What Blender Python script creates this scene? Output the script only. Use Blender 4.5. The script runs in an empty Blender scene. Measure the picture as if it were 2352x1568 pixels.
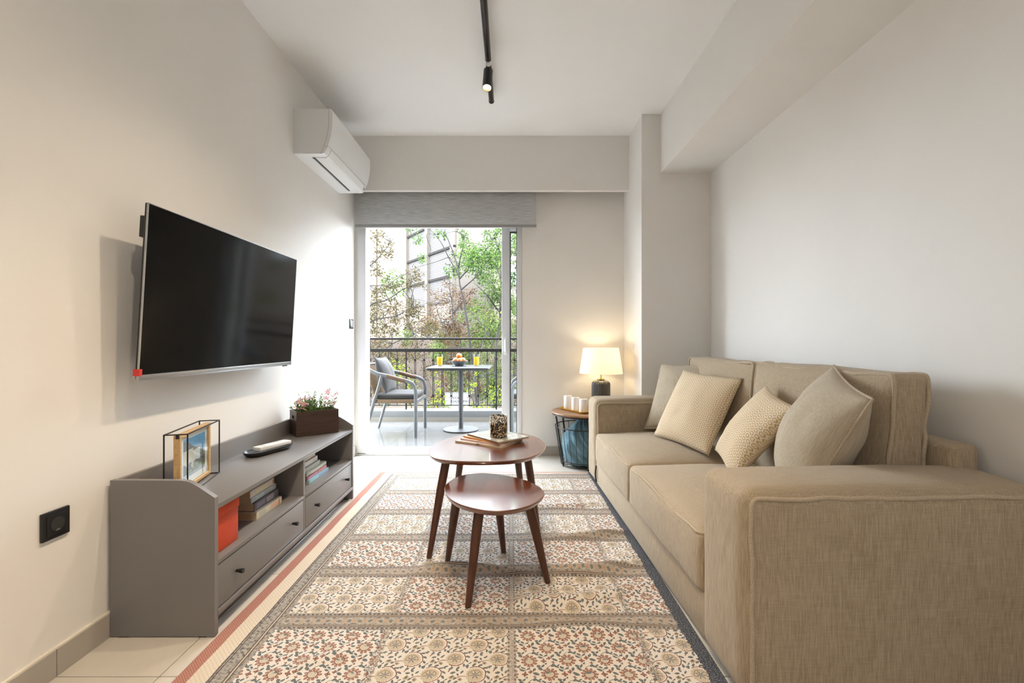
import bpy, bmesh, math, random
from mathutils import Vector, Matrix, noise

S = bpy.context.scene
COL = S.collection
PI = math.pi

# ------------------------------------------------------------------ camera
cam_d = bpy.data.cameras.new('camera')
cam_d.sensor_width = 36.0
cam_d.lens = 16.0
cam_d.shift_x = 4.0 / 2352.0
cam_d.clip_start = 0.05
cam_d.clip_end = 300
cam = bpy.data.objects.new('camera', cam_d)
COL.objects.link(cam)
cam.location = (0, 0, 1.03)
cam.rotation_euler = (PI / 2, 0, 0)
S.camera = cam

# ------------------------------------------------------------------ sky, sun, exposure
w = bpy.data.worlds.new('World')
S.world = w
w.use_nodes = True
bg = w.node_tree.nodes['Background']
bg.inputs[0].default_value = (0.84, 0.92, 1.0, 1)
bg.inputs[1].default_value = 9.0
sun_d = bpy.data.lights.new('sun', 'SUN')
sun_d.energy = 6.0
sun_d.angle = math.radians(0.6)
sun_d.color = (1.0, 0.93, 0.82)
sun = bpy.data.objects.new('sun', sun_d)
COL.objects.link(sun)
sun.location = (-6, -8, 14)
sun.rotation_euler = (math.radians(47), 0, math.radians(-28))
S.view_settings.view_transform = 'Standard'
S.view_settings.look = 'None'
S.view_settings.gamma = 1.0
S.view_settings.exposure = 1.33
S.view_settings.use_curve_mapping = False

# ------------------------------------------------------------------ helpers
def tag(o, label=None, cat=None, group=None, kind=None):
    if label: o['label'] = label
    if cat: o['category'] = cat
    if group: o['group'] = group
    if kind: o['kind'] = kind
    return o

def empty(name, loc=(0, 0, 0), rz=0, **k):
    o = bpy.data.objects.new(name, None)
    COL.objects.link(o)
    o.empty_display_size = 0.1
    o.location = loc
    o.rotation_euler = (0, 0, rz)
    return tag(o, **k)

def link(name, me, m=None, parent=None, loc=None, rot=None):
    o = bpy.data.objects.new(name, me)
    COL.objects.link(o)
    if m is not None and not me.materials: me.materials.append(m)
    if parent: o.parent = parent
    if loc: o.location = loc
    if rot: o.rotation_euler = rot
    return o

def mk(name, vs, fs, m=None, parent=None, smooth=None, uv=None, loc=None, rot=None):
    me = bpy.data.meshes.new(name)
    me.from_pydata([tuple(v) for v in vs], [], fs)
    me.validate()
    if uv is not None:
        l = me.uv_layers.new(name='UVMap')
        for p in me.polygons:
            for li in p.loop_indices:
                l.data[li].uv = uv[me.loops[li].vertex_index]
    if smooth is not None:
        me.shade_smooth()
        if smooth < 180: me.set_sharp_from_angle(angle=math.radians(smooth))
    me.update()
    return link(name, me, m, parent, loc, rot)

def box_mesh(size, bev=0.0, seg=2, name='box'):
    bm = bmesh.new()
    bmesh.ops.create_cube(bm, size=1)
    for v in bm.verts:
        v.co = Vector((v.co.x * size[0], v.co.y * size[1], v.co.z * size[2]))
    if bev > 0:
        bmesh.ops.bevel(bm, geom=bm.edges[:], offset=bev, segments=seg, profile=0.5, affect='EDGES')
    me = bpy.data.meshes.new(name)
    bm.to_mesh(me); bm.free()
    if bev > 0 and seg > 1:
        me.shade_smooth(); me.set_sharp_from_angle(angle=math.radians(40))
    return me

def box(name, lo, hi, m, parent=None, bev=0.0, seg=2, rot=None):
    """box between two corners (in the parent's space)"""
    c = [(a + b) / 2 for a, b in zip(lo, hi)]
    s = [abs(b - a) for a, b in zip(lo, hi)]
    return link(name, box_mesh(s, bev, seg, name), m, parent, c, rot)

class MB:
    """collects geometry of one part"""
    def __init__(s): s.v = []; s.f = []
    def add(s, vs, fs):
        o = len(s.v)
        s.v += [Vector(v) for v in vs]
        s.f += [tuple(i + o for i in f) for f in fs]
        return s
    def box(s, lo, hi, M=None):
        x0, y0, z0 = lo; x1, y1, z1 = hi
        vs = [Vector(p) for p in ((x0,y0,z0),(x1,y0,z0),(x1,y1,z0),(x0,y1,z0),(x0,y0,z1),(x1,y0,z1),(x1,y1,z1),(x0,y1,z1))]
        if M: vs = [M @ v for v in vs]
        return s.add(vs, [(0,3,2,1),(4,5,6,7),(0,1,5,4),(1,2,6,5),(2,3,7,6),(3,0,4,7)])
    def tube(s, pts, r, n=8, closed=False, flat=None):
        pts = [Vector(p) for p in pts]
        k = len(pts)
        rs = r if isinstance(r, (list, tuple)) else [r] * k
        tang = []
        for i in range(k):
            if closed: t = pts[(i + 1) % k] - pts[i - 1]
            else: t = pts[min(i + 1, k - 1)] - pts[max(i - 1, 0)]
            tang.append(t.normalized())
        ref = Vector((0, 0, 1)) if abs(tang[0].z) < 0.9 else Vector((1, 0, 0))
        nrm = (ref - tang[0] * ref.dot(tang[0])).normalized()
        vs = []
        for i in range(k):
            t = tang[i]
            nrm = (nrm - t * nrm.dot(t))
            nrm = nrm.normalized() if nrm.length > 1e-6 else t.orthogonal().normalized()
            b = t.cross(nrm)
            for j in range(n):
                a = 2 * PI * j / n
                fa, fb = (1, 1) if flat is None else flat
                vs.append(pts[i] + (nrm * math.cos(a) * fa + b * math.sin(a) * fb) * rs[i])
        fs = []
        for i in range(k if closed else k - 1):
            i2 = (i + 1) % k
            for j in range(n):
                j2 = (j + 1) % n
                fs.append((i * n + j, i * n + j2, i2 * n + j2, i2 * n + j))
        if not closed:
            fs.append(tuple(range(n))[::-1]); fs.append(tuple((k - 1) * n + j for j in range(n)))
        return s.add(vs, fs)
    def lathe(s, prof, n=32, c=(0, 0, 0), rib=None):
        """profile of (r, z) from bottom to top, closed on the axis where r is 0"""
        vs = []; fs = []; k = len(prof)
        for (r, z) in prof:
            for j in range(n):
                a = 2 * PI * j / n
                rr = r if rib is None else r * (1 + rib(a, z))
                vs.append((c[0] + rr * math.cos(a), c[1] + rr * math.sin(a), c[2] + z))
        for i in range(k - 1):
            for j in range(n):
                j2 = (j + 1) % n
                fs.append((i * n + j, i * n + j2, (i + 1) * n + j2, (i + 1) * n + j))
        if prof[0][0] > 0: fs.append(tuple(range(n))[::-1])
        if prof[-1][0] > 0: fs.append(tuple((k - 1) * n + j for j in range(n)))
        return s.add(vs, fs)
    def prism(s, poly, d0, d1, axis='z', M=None):
        """outline (a, b) extruded along an axis; z:(a,b,.) y:(a,.,b) x:(.,a,b)"""
        def P(a, b, d):
            v = {'z': (a, b, d), 'y': (a, d, b), 'x': (d, a, b)}[axis]
            return M @ Vector(v) if M else Vector(v)
        k = len(poly)
        vs = [P(a, b, d0) for a, b in poly] + [P(a, b, d1) for a, b in poly]
        fs = [tuple(range(k))[::-1], tuple(range(k, 2 * k))]
        for i in range(k):
            j = (i + 1) % k
            fs.append((i, j, k + j, k + i))
        return s.add(vs, fs)
    def sphere(s, c, r, n=12, m=8, sq=(1, 1, 1)):
        vs = []; fs = []
        for i in range(m + 1):
            t = PI * i / m
            for j in range(n):
                a = 2 * PI * j / n
                vs.append((c[0] + r * sq[0] * math.sin(t) * math.cos(a), c[1] + r * sq[1] * math.sin(t) * math.sin(a), c[2] - r * sq[2] * math.cos(t)))
        for i in range(m):
            for j in range(n):
                j2 = (j + 1) % n
                fs.append((i * n + j, i * n + j2, (i + 1) * n + j2, (i + 1) * n + j))
        return s.add(vs, fs)
    def build(s, name, m=None, parent=None, smooth=None, loc=None, rot=None, fix=True):
        o = mk(name, s.v, s.f, m, parent, None, None, loc, rot)
        me = o.data
        if fix:
            bm = bmesh.new(); bm.from_mesh(me)
            bmesh.ops.remove_doubles(bm, verts=bm.verts, dist=1e-6)
            bmesh.ops.recalc_face_normals(bm, faces=bm.faces)
            bm.to_mesh(me); bm.free()
        if smooth is not None:
            me.shade_smooth()
            if smooth < 180: me.set_sharp_from_angle(angle=math.radians(smooth))
        return o

def arc(c, r, a0, a1, n=6):
    return [(c[0] + r * math.cos(a0 + (a1 - a0) * i / n), c[1] + r * math.sin(a0 + (a1 - a0) * i / n)) for i in range(n + 1)]

def rrect(w, h, r, n=5):
    """rounded rectangle outline about the origin"""
    p = []
    for cx, cy, a in ((w/2-r, h/2-r, 0), (-w/2+r, h/2-r, PI/2), (-w/2+r, -h/2+r, PI), (w/2-r, -h/2+r, 1.5*PI)):
        p += arc((cx, cy), r, a, a + PI/2, n)
    return p

def smooth_loop(pts, n=8):
    k = len(pts); out = []
    for i in range(k):
        p0, p1, p2, p3 = (Vector(pts[(i + d) % k]) for d in (-1, 0, 1, 2))
        for j in range(n):
            t = j / n
            out.append(0.5 * ((2*p1) + (p2-p0)*t + (2*p0-5*p1+4*p2-p3)*t*t + (3*p1-p0-3*p2+p3)*t**3))
    return out

def smooth_path(pts, n=6):
    P = [Vector(p) for p in pts]; out = []
    for i in range(len(P) - 1):
        p0 = P[max(i-1, 0)]; p1 = P[i]; p2 = P[i+1]; p3 = P[min(i+2, len(P)-1)]
        for j in range(n):
            t = j / n
            out.append(0.5 * ((2*p1) + (p2-p0)*t + (2*p0-5*p1+4*p2-p3)*t*t + (3*p1-p0-3*p2+p3)*t**3))
    out.append(P[-1])
    return out

def soft_box(name, lo, hi, r, m, parent=None, crown=(0, 0, 0), n=10, wob=0.0, seed=0, lean=0.0):
    """upholstered block: rounded edges, faces bulging by crown along x, y, z, slight unevenness"""
    c = Vector([(a + b) / 2 for a, b in zip(lo, hi)])
    h = Vector([abs(b - a) / 2 for a, b in zip(lo, hi)])
    def params(hh):
        e = [-1 + (r / hh) * q for q in (0, .25, .55, 1)]
        mid = [-1 + r / hh + (2 - 2 * r / hh) * i / n for i in range(1, n)]
        return e + mid + [-t for t in e[::-1]]
    T = [params(h[i]) for i in range(3)]
    idx = {}; vs = []; fs = []
    def vert(p):
        key = tuple(round(x, 5) for x in p)
        if key in idx: return idx[key]
        q = Vector((p[0]*h[0], p[1]*h[1], p[2]*h[2]))
        inn = Vector([max(-(h[i]-r), min(h[i]-r, q[i])) for i in range(3)])
        d = q - inn
        if d.length > 1e-9: d.normalize()
        o = inn + d * r
        u = [max(0, 1 - p[i]**2) for i in range(3)]
        o.x += math.copysign(crown[0], p[0]) * u[1]**.8 * u[2]**.8 * abs(p[0])
        o.y += math.copysign(crown[1], p[1]) * u[0]**.8 * u[2]**.8 * abs(p[1])
        o.z += (crown[2] if p[2] > 0 else 0) * u[0]**.7 * u[1]**.7 * abs(p[2])
        if wob:
            o += d * wob * noise.noise((o + c) * 7 + Vector((seed, seed*2, 0)))
        o.x += lean * (p[2] + 1) / 2
        idx[key] = len(vs); vs.append(o + c)
        return idx[key]
    for ax in range(3):
        a, b = [(1, 2), (2, 0), (0, 1)][ax]
        for sg in (-1, 1):
            for i in range(len(T[a]) - 1):
                for j in range(len(T[b]) - 1):
                    qd = []
                    for (ii, jj) in ((i, j), (i+1, j), (i+1, j+1), (i, j+1)):
                        p = [0, 0, 0]; p[ax] = sg; p[a] = T[a][ii]; p[b] = T[b][jj]
                        qd.append(vert(p))
                    if sg < 0: qd = qd[::-1]
                    if len(set(qd)) > 2: fs.append(tuple(dict.fromkeys(qd)))
    return mk(name, vs, fs, m, parent, smooth=180)

def text_mesh(name, s, size, m, parent, loc, rot, ext=0.0015):
    cu = bpy.data.curves.new(name, 'FONT')
    cu.body = s; cu.size = size; cu.extrude = ext; cu.align_x = 'CENTER'; cu.align_y = 'CENTER'
    t = bpy.data.objects.new(name, cu); COL.objects.link(t)
    dg = bpy.context.evaluated_depsgraph_get()
    me = bpy.data.meshes.new_from_object(t.evaluated_get(dg))
    bpy.data.objects.remove(t)
    me.materials.clear()
    return link(name, me, m, parent, loc, rot)

# ------------------------------------------------------------------ materials
def mat(name, col, rough=0.5, metal=0.0, spec=0.5, **k):
    m = bpy.data.materials.new(name)
    m.use_nodes = True
    b = m.node_tree.nodes['Principled BSDF']
    b.inputs['Base Color'].default_value = (*col, 1)
    b.inputs['Roughness'].default_value = rough
    b.inputs['Metallic'].default_value = metal
    b.inputs['Specular IOR Level'].default_value = spec
    for kk, v in k.items():
        n = {'coat': 'Coat Weight', 'coatr': 'Coat Roughness', 'trans': 'Transmission Weight', 'ior': 'IOR', 'sheen': 'Sheen Weight',
             'ems': 'Emission Strength', 'sss': 'Subsurface Weight', 'alpha': 'Alpha'}.get(kk)
        if n: b.inputs[n].default_value = v
        elif kk == 'emc': b.inputs['Emission Color'].default_value = (*v, 1)
    return m

class E:
    """node maths with operators"""
    nt = None
    def __init__(s, v): s.v = v
    @staticmethod
    def m(op, *a):
        n = E.nt.nodes.new('ShaderNodeMath'); n.operation = op
        for i, x in enumerate(a):
            if isinstance(x, E): x = x.v
            if isinstance(x, (int, float)): n.inputs[i].default_value = x
            else: E.nt.links.new(x, n.inputs[i])
        return E(n.outputs[0])
    def __add__(s, o): return E.m('ADD', s, o)
    __radd__ = __add__
    def __sub__(s, o): return E.m('SUBTRACT', s, o)
    def __rsub__(s, o): return E.m('SUBTRACT', o, s)
    def __mul__(s, o): return E.m('MULTIPLY', s, o)
    __rmul__ = __mul__
    def __truediv__(s, o): return E.m('DIVIDE', s, o)
    def __lt__(s, o): return E.m('LESS_THAN', s, o)
    def __gt__(s, o): return E.m('GREATER_THAN', s, o)
    def abs(s): return E.m('ABSOLUTE', s)
    def fract(s): return E.m('FRACT', s)
    def floor(s): return E.m('FLOOR', s)
    def sin(s): return E.m('SINE', s)
    def cos(s): return E.m('COSINE', s)
    def sqrt(s): return E.m('SQRT', s)
    def sq(s): return E.m('MULTIPLY', s, s)
    def max(s, o): return E.m('MAXIMUM', s, o)
    def min(s, o): return E.m('MINIMUM', s, o)

def col_mix(f, a, b, mode='MIX'):
    n = E.nt.nodes.new('ShaderNodeMix'); n.data_type = 'RGBA'; n.blend_type = mode; n.clamp_factor = True
    for i, x in ((0, f), (6, a), (7, b)):
        if isinstance(x, E): x = x.v
        if isinstance(x, (int, float)): n.inputs[i].default_value = x
        elif isinstance(x, tuple): n.inputs[i].default_value = (*x, 1)
        else: E.nt.links.new(x, n.inputs[i])
    return n.outputs[2]

def coords(kind, scale=(1, 1, 1), rot=(0, 0, 0)):
    t = E.nt.nodes.new('ShaderNodeTexCoord')
    mp = E.nt.nodes.new('ShaderNodeMapping')
    mp.inputs['Scale'].default_value = scale
    mp.inputs['Rotation'].default_value = rot
    E.nt.links.new(t.outputs[kind], mp.inputs[0])
    return mp.outputs[0]

def noise_tex(vec, scale, detail=3, rough=0.5, dist=0.0):
    n = E.nt.nodes.new('ShaderNodeTexNoise')
    if vec is not None: E.nt.links.new(vec, n.inputs['Vector'])
    n.inputs['Scale'].default_value = scale; n.inputs['Detail'].default_value = detail
    n.inputs['Roughness'].default_value = rough; n.inputs['Distortion'].default_value = dist
    return n.outputs[0]

def ramp(v, stops):
    n = E.nt.nodes.new('ShaderNodeValToRGB')
    el = n.color_ramp.elements
    while len(el) < len(stops): el.new(0.5)
    for e, (p, c) in zip(el, stops):
        e.position = p; e.color = (*c, 1) if len(c) == 3 else c
    E.nt.links.new(v.v if isinstance(v, E) else v, n.inputs[0])
    return n.outputs[0]

def bump(m, h, strength=0.3, dist=0.002):
    nt = m.node_tree
    n = nt.nodes.new('ShaderNodeBump')
    n.inputs['Strength'].default_value = strength; n.inputs['Distance'].default_value = dist
    nt.links.new(h.v if isinstance(h, E) else h, n.inputs['Height'])
    nt.links.new(n.outputs[0], nt.nodes['Principled BSDF'].inputs['Normal'])

def base(m, c):
    m.node_tree.links.new(c, m.node_tree.nodes['Principled BSDF'].inputs['Base Color'])

def paint(name, col, rough=0.6, var=0.05):
    m = mat(name, col, rough); E.nt = m.node_tree
    v = noise_tex(coords('Object'), 3.0, 4)
    base(m, ramp(v, [(0.3, tuple(c * (1 - var) for c in col)), (0.7, tuple(min(1, c * (1 + var)) for c in col))]))
    bump(m, noise_tex(coords('Object'), 180.0, 2), 0.06, 0.001)
    return m

def wood(name, dark, light, rough=0.35, sc=(30, 2.5, 30), coat=0.0, dist=0.6):
    m = mat(name, dark, rough, coat=coat, coatr=0.08); m.node_tree.nodes['Principled BSDF'].inputs['Coat IOR'].default_value = 1.9; E.nt = m.node_tree
    v = noise_tex(coords('Object', sc), 1.0, 6, 0.6, dist)
    base(m, ramp(v, [(0.3, dark), (0.7, light)]))
    bump(m, v, 0.05, 0.001)
    return m

def fabric(name, col, dark, sc=420.0, stretch=18.0, rough=0.95):
    """woven cloth: fine slubs along two directions"""
    m = mat(name, col, rough, spec=0.15, sheen=0.15); E.nt = m.node_tree
    a = noise_tex(coords('Object', (sc, sc, stretch)), 1.0, 2)
    b = noise_tex(coords('Object', (stretch, sc, sc)), 1.0, 2)
    c = noise_tex(coords('Object', (900, 900, 900)), 1.0, 1)
    h = E(a) * 0.6 + E(b) * 0.25 + E(c) * 0.25
    big = noise_tex(coords('Object'), 4.0, 3)
    base(m, ramp(h * 0.92 + E(big) * 0.08, [(0.38, dark), (0.64, col)]))
    bump(m, h, 0.35, 0.0015)
    return m

M = {}
M['wall'] = paint('wall_paint', (0.82, 0.80, 0.77), 0.65, 0.012)
M['ceil'] = paint('ceiling_paint', (0.86, 0.86, 0.86), 0.7, 0.01)
M['ext'] = paint('exterior_render', (0.72, 0.68, 0.62), 0.8)
M['grout'] = mat('grout', (0.45, 0.42, 0.38), 0.9)
M['base_tile'] = paint('baseboard_tile', (0.42, 0.385, 0.345), 0.4, 0.05)
M['caulk'] = mat('baseboard_caulk', (0.74, 0.69, 0.62), 0.6)
M['grey_lacquer'] = paint('grey_lacquer', (0.19, 0.179, 0.178), 0.38, 0.02)
M['black'] = mat('black_plastic', (0.012, 0.012, 0.013), 0.35)
M['black_metal'] = mat('black_metal', (0.018, 0.017, 0.018), 0.4, 0.3)
M['gloss_black'] = mat('gloss_black_metal', (0.05, 0.045, 0.042), 0.16, 0.85)
M['chrome'] = mat('chrome', (0.75, 0.75, 0.76), 0.12, 1.0)
M['white'] = mat('white_plastic', (0.80, 0.81, 0.82), 0.35)
M['alu'] = mat('white_aluminium', (0.72, 0.73, 0.75), 0.32)
M['gasket'] = mat('rubber_gasket', (0.03, 0.03, 0.03), 0.6)
M['screen'] = mat('screen_glass', (0.002, 0.002, 0.002), 0.10, spec=0.10)
M['silver'] = mat('silver_bezel', (0.42, 0.43, 0.45), 0.3, 0.9)
M['red'] = mat('red_sticker', (0.62, 0.03, 0.02), 0.5)
M['iron'] = paint('dark_iron', (0.0084, 0.0075, 0.0072), 0.5)
M['iron'].node_tree.nodes['Principled BSDF'].inputs['Specular IOR Level'].default_value = 0.12
M['slot'] = mat('slot_dark', (0.01, 0.01, 0.01), 0.8)

def glass(name, col=(1, 1, 1), rough=0.0):
    m = bpy.data.materials.new(name); m.use_nodes = True
    nt = m.node_tree; nt.nodes.clear()
    o = nt.nodes.new('ShaderNodeOutputMaterial'); mx = nt.nodes.new('ShaderNodeMixShader')
    t = nt.nodes.new('ShaderNodeBsdfTransparent'); g = nt.nodes.new('ShaderNodeBsdfGlossy'); f = nt.nodes.new('ShaderNodeFresnel')
    t.inputs[0].default_value = (*col, 1); g.inputs['Roughness'].default_value = rough; f.inputs[0].default_value = 1.45
    ge = nt.nodes.new('ShaderNodeNewGeometry'); k1 = nt.nodes.new('ShaderNodeMath'); k1.operation = 'SUBTRACT'; k1.inputs[0].default_value = 1.0
    k2 = nt.nodes.new('ShaderNodeMath'); k2.operation = 'MULTIPLY'
    nt.links.new(ge.outputs['Backfacing'], k1.inputs[1]); nt.links.new(k1.outputs[0], k2.inputs[0]); nt.links.new(f.outputs[0], k2.inputs[1])
    nt.links.new(k2.outputs[0], mx.inputs[0]); nt.links.new(t.outputs[0], mx.inputs[1]); nt.links.new(g.outputs[0], mx.inputs[2])
    nt.links.new(mx.outputs[0], o.inputs[0])
    return m
M['glass'] = glass('clear_glass', (0.95, 0.97, 0.96))

def tile_mat(name, col, rough, spec=0.5):
    m = mat(name, col, rough, spec=spec); E.nt = m.node_tree
    v = noise_tex(coords('Object'), 6.0, 5, 0.6)
    oi = E.nt.nodes.new('ShaderNodeObjectInfo')
    c = ramp(v, [(0.3, tuple(x * 0.94 for x in col)), (0.7, col)])
    base(m, col_mix(1.0, c, ramp(oi.outputs['Random'], [(0, (0.95, 0.95, 0.95)), (1, (1, 1, 1))]), 'MULTIPLY'))
    return m
M['floor_tile'] = tile_mat('floor_tile', (0.66, 0.62, 0.555), 0.24)
M['balcony_tile'] = tile_mat('balcony_tile', (0.13, 0.13, 0.129), 0.13, 0.6)

M['linen'] = fabric('beige_linen', (0.46, 0.375, 0.27), (0.285, 0.215, 0.142))
M['linen_pale'] = fabric('pale_linen', (0.52, 0.45, 0.345), (0.37, 0.31, 0.225))
M['linen_pipe'] = fabric('linen_piping', (0.52, 0.43, 0.315), (0.36, 0.285, 0.20), 400, 400)
M['walnut'] = wood('walnut_veneer', (0.085, 0.020, 0.008), (0.19, 0.052, 0.018), 0.28, (10, 1.6, 10), coat=1.0)
M['walnut_leg'] = wood('walnut_leg', (0.055, 0.018, 0.009), (0.11, 0.038, 0.018), 0.32, (60, 60, 3))
M['dark_wood'] = wood('dark_stained_wood', (0.030, 0.014, 0.009), (0.062, 0.032, 0.021), 0.45, (6, 6, 60))
M['pine'] = wood('pale_frame_wood', (0.48, 0.29, 0.12), (0.66, 0.45, 0.22), 0.5, (40, 3, 40))
M['table_wood'] = wood('tabletop_wood', (0.22, 0.115, 0.055), (0.34, 0.19, 0.095), 0.4, (3, 30, 30))

# ------------------------------------------------------------------ rug pattern
def rug_material():
    m = mat('printed_rug', (0.7, 0.6, 0.5), 0.95, spec=0.1); E.nt = m.node_tree
    nt = m.node_tree
    uvn = nt.nodes.new('ShaderNodeUVMap'); uvn.uv_map = 'UVMap'
    sp = nt.nodes.new('ShaderNodeSeparateXYZ'); nt.links.new(uvn.outputs[0], sp.inputs[0])
    x0, y0 = E(sp.outputs[0]), E(sp.outputs[1])
    wn = nt.nodes.new('ShaderNodeTexNoise'); nt.links.new(uvn.outputs[0], wn.inputs['Vector'])
    wn.inputs['Scale'].default_value = 34; wn.inputs['Detail'].default_value = 2
    ws = nt.nodes.new('ShaderNodeSeparateXYZ'); nt.links.new(wn.outputs['Color'], ws.inputs[0])
    x = x0 + (E(ws.outputs[0]) - 0.5) * 0.010
    y = y0 + (E(ws.outputs[1]) - 0.5) * 0.010
    fine = E(noise_tex(uvn.outputs[0], 260, 2))
    mid = E(noise_tex(uvn.outputs[0], 90, 3))
    CREAM = (0.71, 0.655, 0.59); TAN = (0.47, 0.385, 0.27); RED = (0.20, 0.078, 0.06); RUST = (0.37, 0.195, 0.145)
    SLATE = (0.125, 0.145, 0.16); DARK = (0.085, 0.065, 0.06); GREY = (0.40, 0.355, 0.315)
    def ell(px, py, cx, cy, a, b, rot):
        dx, dy = px - cx, py - cy
        ca, sa = math.cos(rot), math.sin(rot)
        return ((dx * ca + dy * sa) / a).sq() + ((dy * ca - dx * sa) / b).sq()
    def cell(s, ox=0.0, oy=0.0):
        u = ((x + y + ox) / (s * 1.41421)).fract() - 0.5
        v = ((x - y + oy) / (s * 1.41421)).fract() - 0.5
        return (u + v) * 0.70711, (u - v) * 0.70711
    def polar(px, py):
        return (px.sq() + py.sq()).sqrt(), E.m('ARCTAN2', py, px)
    # panel with rust flowers and slate leaves
    ex, ey = cell(0.086)
    r, th = polar(ex, ey)
    c = CREAM
    stem = (((ell(ex, ey, 0.20, 0.12, 1, 1, 0)).sqrt() - 0.34).abs() < 0.013) * (ey > 0.02)
    stem2 = (((ell(ex, ey, -0.26, -0.2, 1, 1, 0)).sqrt() - 0.30).abs() < 0.012) * (ey < -0.05)
    c = col_mix(stem.max(stem2), c, SLATE)
    leaf = None
    for (lx, ly, a, b, ro) in ((0.20, 0.47, 0.13, 0.066, 0.7), (-0.33, 0.30, 0.125, 0.064, 2.3), (-0.47, 0.03, 0.12, 0.06, -0.5), (0.30, 0.37, 0.10, 0.05, -0.4), (-0.22, 0.43, 0.09, 0.045, 1.0), (0.17, -0.46, 0.10, 0.05, 1.1), (-0.24, -0.38, 0.085, 0.045, -0.6),
                               (0.42, 0.20, 0.10, 0.05, -0.6), (0.36, -0.31, 0.12, 0.06, -0.7), (-0.12, 0.58, 0.08, 0.045, 1.8), (-0.05, -0.42, 0.075, 0.04, 0.3), (-0.36, -0.27, 0.07, 0.035, 0.9)):
        f = ell(ex, ey, lx, ly, a, b, ro)
        leaf = f if leaf is None else leaf.min(f)
    c = col_mix(leaf < (0.75 + mid * 0.5), c, SLATE)
    for (fx, fy, rr, k) in ((0.53, 0.0, 0.115, 4), (0.04, -0.59, 0.11, 4), (-0.55, -0.14, 0.085, 5)):
        qr, qt = polar(ex - fx, ey - fy)
        pet = qr / ((qt * k).cos() * 0.22 + 0.80)
        c = col_mix(pet < rr, c, RED)
        c = col_mix((pet < rr * 0.62) * (qr > rr * 0.3), c, RUST)
    pet = r / ((th * 11).cos() * 0.10 + 0.92)
    c = col_mix(pet < 0.315, c, RED)
    c = col_mix((pet < 0.285) * (r > 0.20) * ((th * 11).cos() > -0.55), c, RUST)
    c = col_mix((pet < 0.315) * ((th * 11).cos() < -0.80) * (r > 0.17), c, CREAM)
    c = col_mix(r < 0.185, c, (0.56, 0.49, 0.39))
    c = col_mix(((r - 0.175).abs() < 0.014), c, RED)
    c = col_mix((r < 0.15) * (ey > 0.03) * (mid > 0.5), c, SLATE)
    flowers = c
    # panel with tan rosettes on a rust vine
    ex, ey = cell(0.098, 0.03, 0.05)
    r, th = polar(ex, ey)
    c = CREAM
    vine = (((ell(ex, ey, 0.02, 0.02, 1, 1, 0)).sqrt() - 0.335).abs() < 0.016) * (ex > -0.16)
    vine2 = ((ell(ex, ey, -0.36, -0.36, 1, 1, 0)).sqrt() - 0.30).abs() < 0.014
    c = col_mix(vine.max(vine2), c, RED)
    tl = (th * (13 / (2 * PI))).fract() - 0.5
    ring = ((r - 0.435) / 0.062).sq() + ((tl * 0.21 + (r - 0.435) * 0.6) / 0.050).sq()
    c = col_mix((ring < 1) * (ex > -0.28), c, SLATE)
    for (lx, ly, a, b, ro) in ((0.0, -0.62, 0.09, 0.045, 0.3), (0.12, 0.56, 0.085, 0.04, 0.8), (-0.28, 0.36, 0.085, 0.04, 2.2), (-0.20, 0.50, 0.075, 0.035, 0.5), (0.16, -0.53, 0.08, 0.04, -0.9), (-0.42, 0.12, 0.08, 0.035, 0.9), (-0.30, -0.40, 0.07, 0.035, -0.4), (-0.55, 0.0, 0.06, 0.03, 2.0)):
        c = col_mix(ell(ex, ey, lx, ly, a, b, ro) < 1, c, SLATE)
    disc = r / ((th * 17).cos() * 0.05 + 0.95)
    c = col_mix(disc < 0.30, c, col_mix((fine + (th * 26).cos() * 0.25) > 0.5, TAN, (0.58, 0.515, 0.42)))
    star = r / ((th * 7 + 1.0).cos() * 0.5 + 0.55)
    c = col_mix(((r - 0.20).abs() < 0.013) * (ey > -0.06), c, (0.30, 0.20, 0.12))
    c = col_mix((star < 0.17) * (fine > 0.36), c, (0.20, 0.19, 0.19))
    for (fx, fy, rr) in ((-0.02, 0.62, 0.12), (-0.44, -0.2, 0.085)):
        qr, qt = polar(ex - fx, ey - fy)
        c = col_mix((qr / ((qt * 9).cos() * 0.15 + 0.87)) < rr, c, TAN)
        c = col_mix((qr / ((qt * 6).cos() * 0.4 + 0.6)) < rr * 0.62, c, DARK)
    rosette = c
    # chequered panels
    cx = (x + 0.875) / 0.44
    ry = (y0 - 1.666) / 0.356
    ck = (((cx.floor() + ry.floor()) * 0.5).fract() > 0.25)
    c = col_mix(ck, rosette, flowers)
    # speckled seams between neighbouring panels
    dx = ((cx + 0.5).fract() - 0.5).abs() * 0.44
    c = col_mix((dx < 0.016) * (mid + fine * 0.5 > 0.78), c, GREY)
    c = col_mix((dx < 0.012) * (fine > 0.55), c, DARK)
    dmid = (x0 - 0.005).abs()
    c = col_mix((dmid < 0.013) * (fine > 0.42), c, GREY)
    c = col_mix(((dmid - 0.010).abs() < 0.0028) * ((y0 * 330).sin() > 0.1), c, (0.16, 0.14, 0.13))
    # cross bands
    dy = ((ry + 0.5).fract() - 0.5).abs() * 0.356
    def band(d, half, along):
        spk = col_mix(fine + mid * 0.6 > 0.80, (0.40, 0.355, 0.305), (0.31, 0.28, 0.255))
        spk = col_mix((mid + fine * 0.4 > 0.76), spk, (0.17, 0.155, 0.15))
        cellx = (along / 0.038).fract() - 0.5
        rr = ((cellx * 0.038).sq() + d.sq()).sqrt()
        ring = ((rr - 0.0135).abs() < 0.0016)
        spk = col_mix(ring * (d < half * 0.45) * (fine > 0.40), spk, (0.52, 0.46, 0.39))
        spk = col_mix((rr < 0.0065), spk, (0.17, 0.185, 0.195))
        cell2 = (along / 0.038 + 0.5).fract() - 0.5
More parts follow.
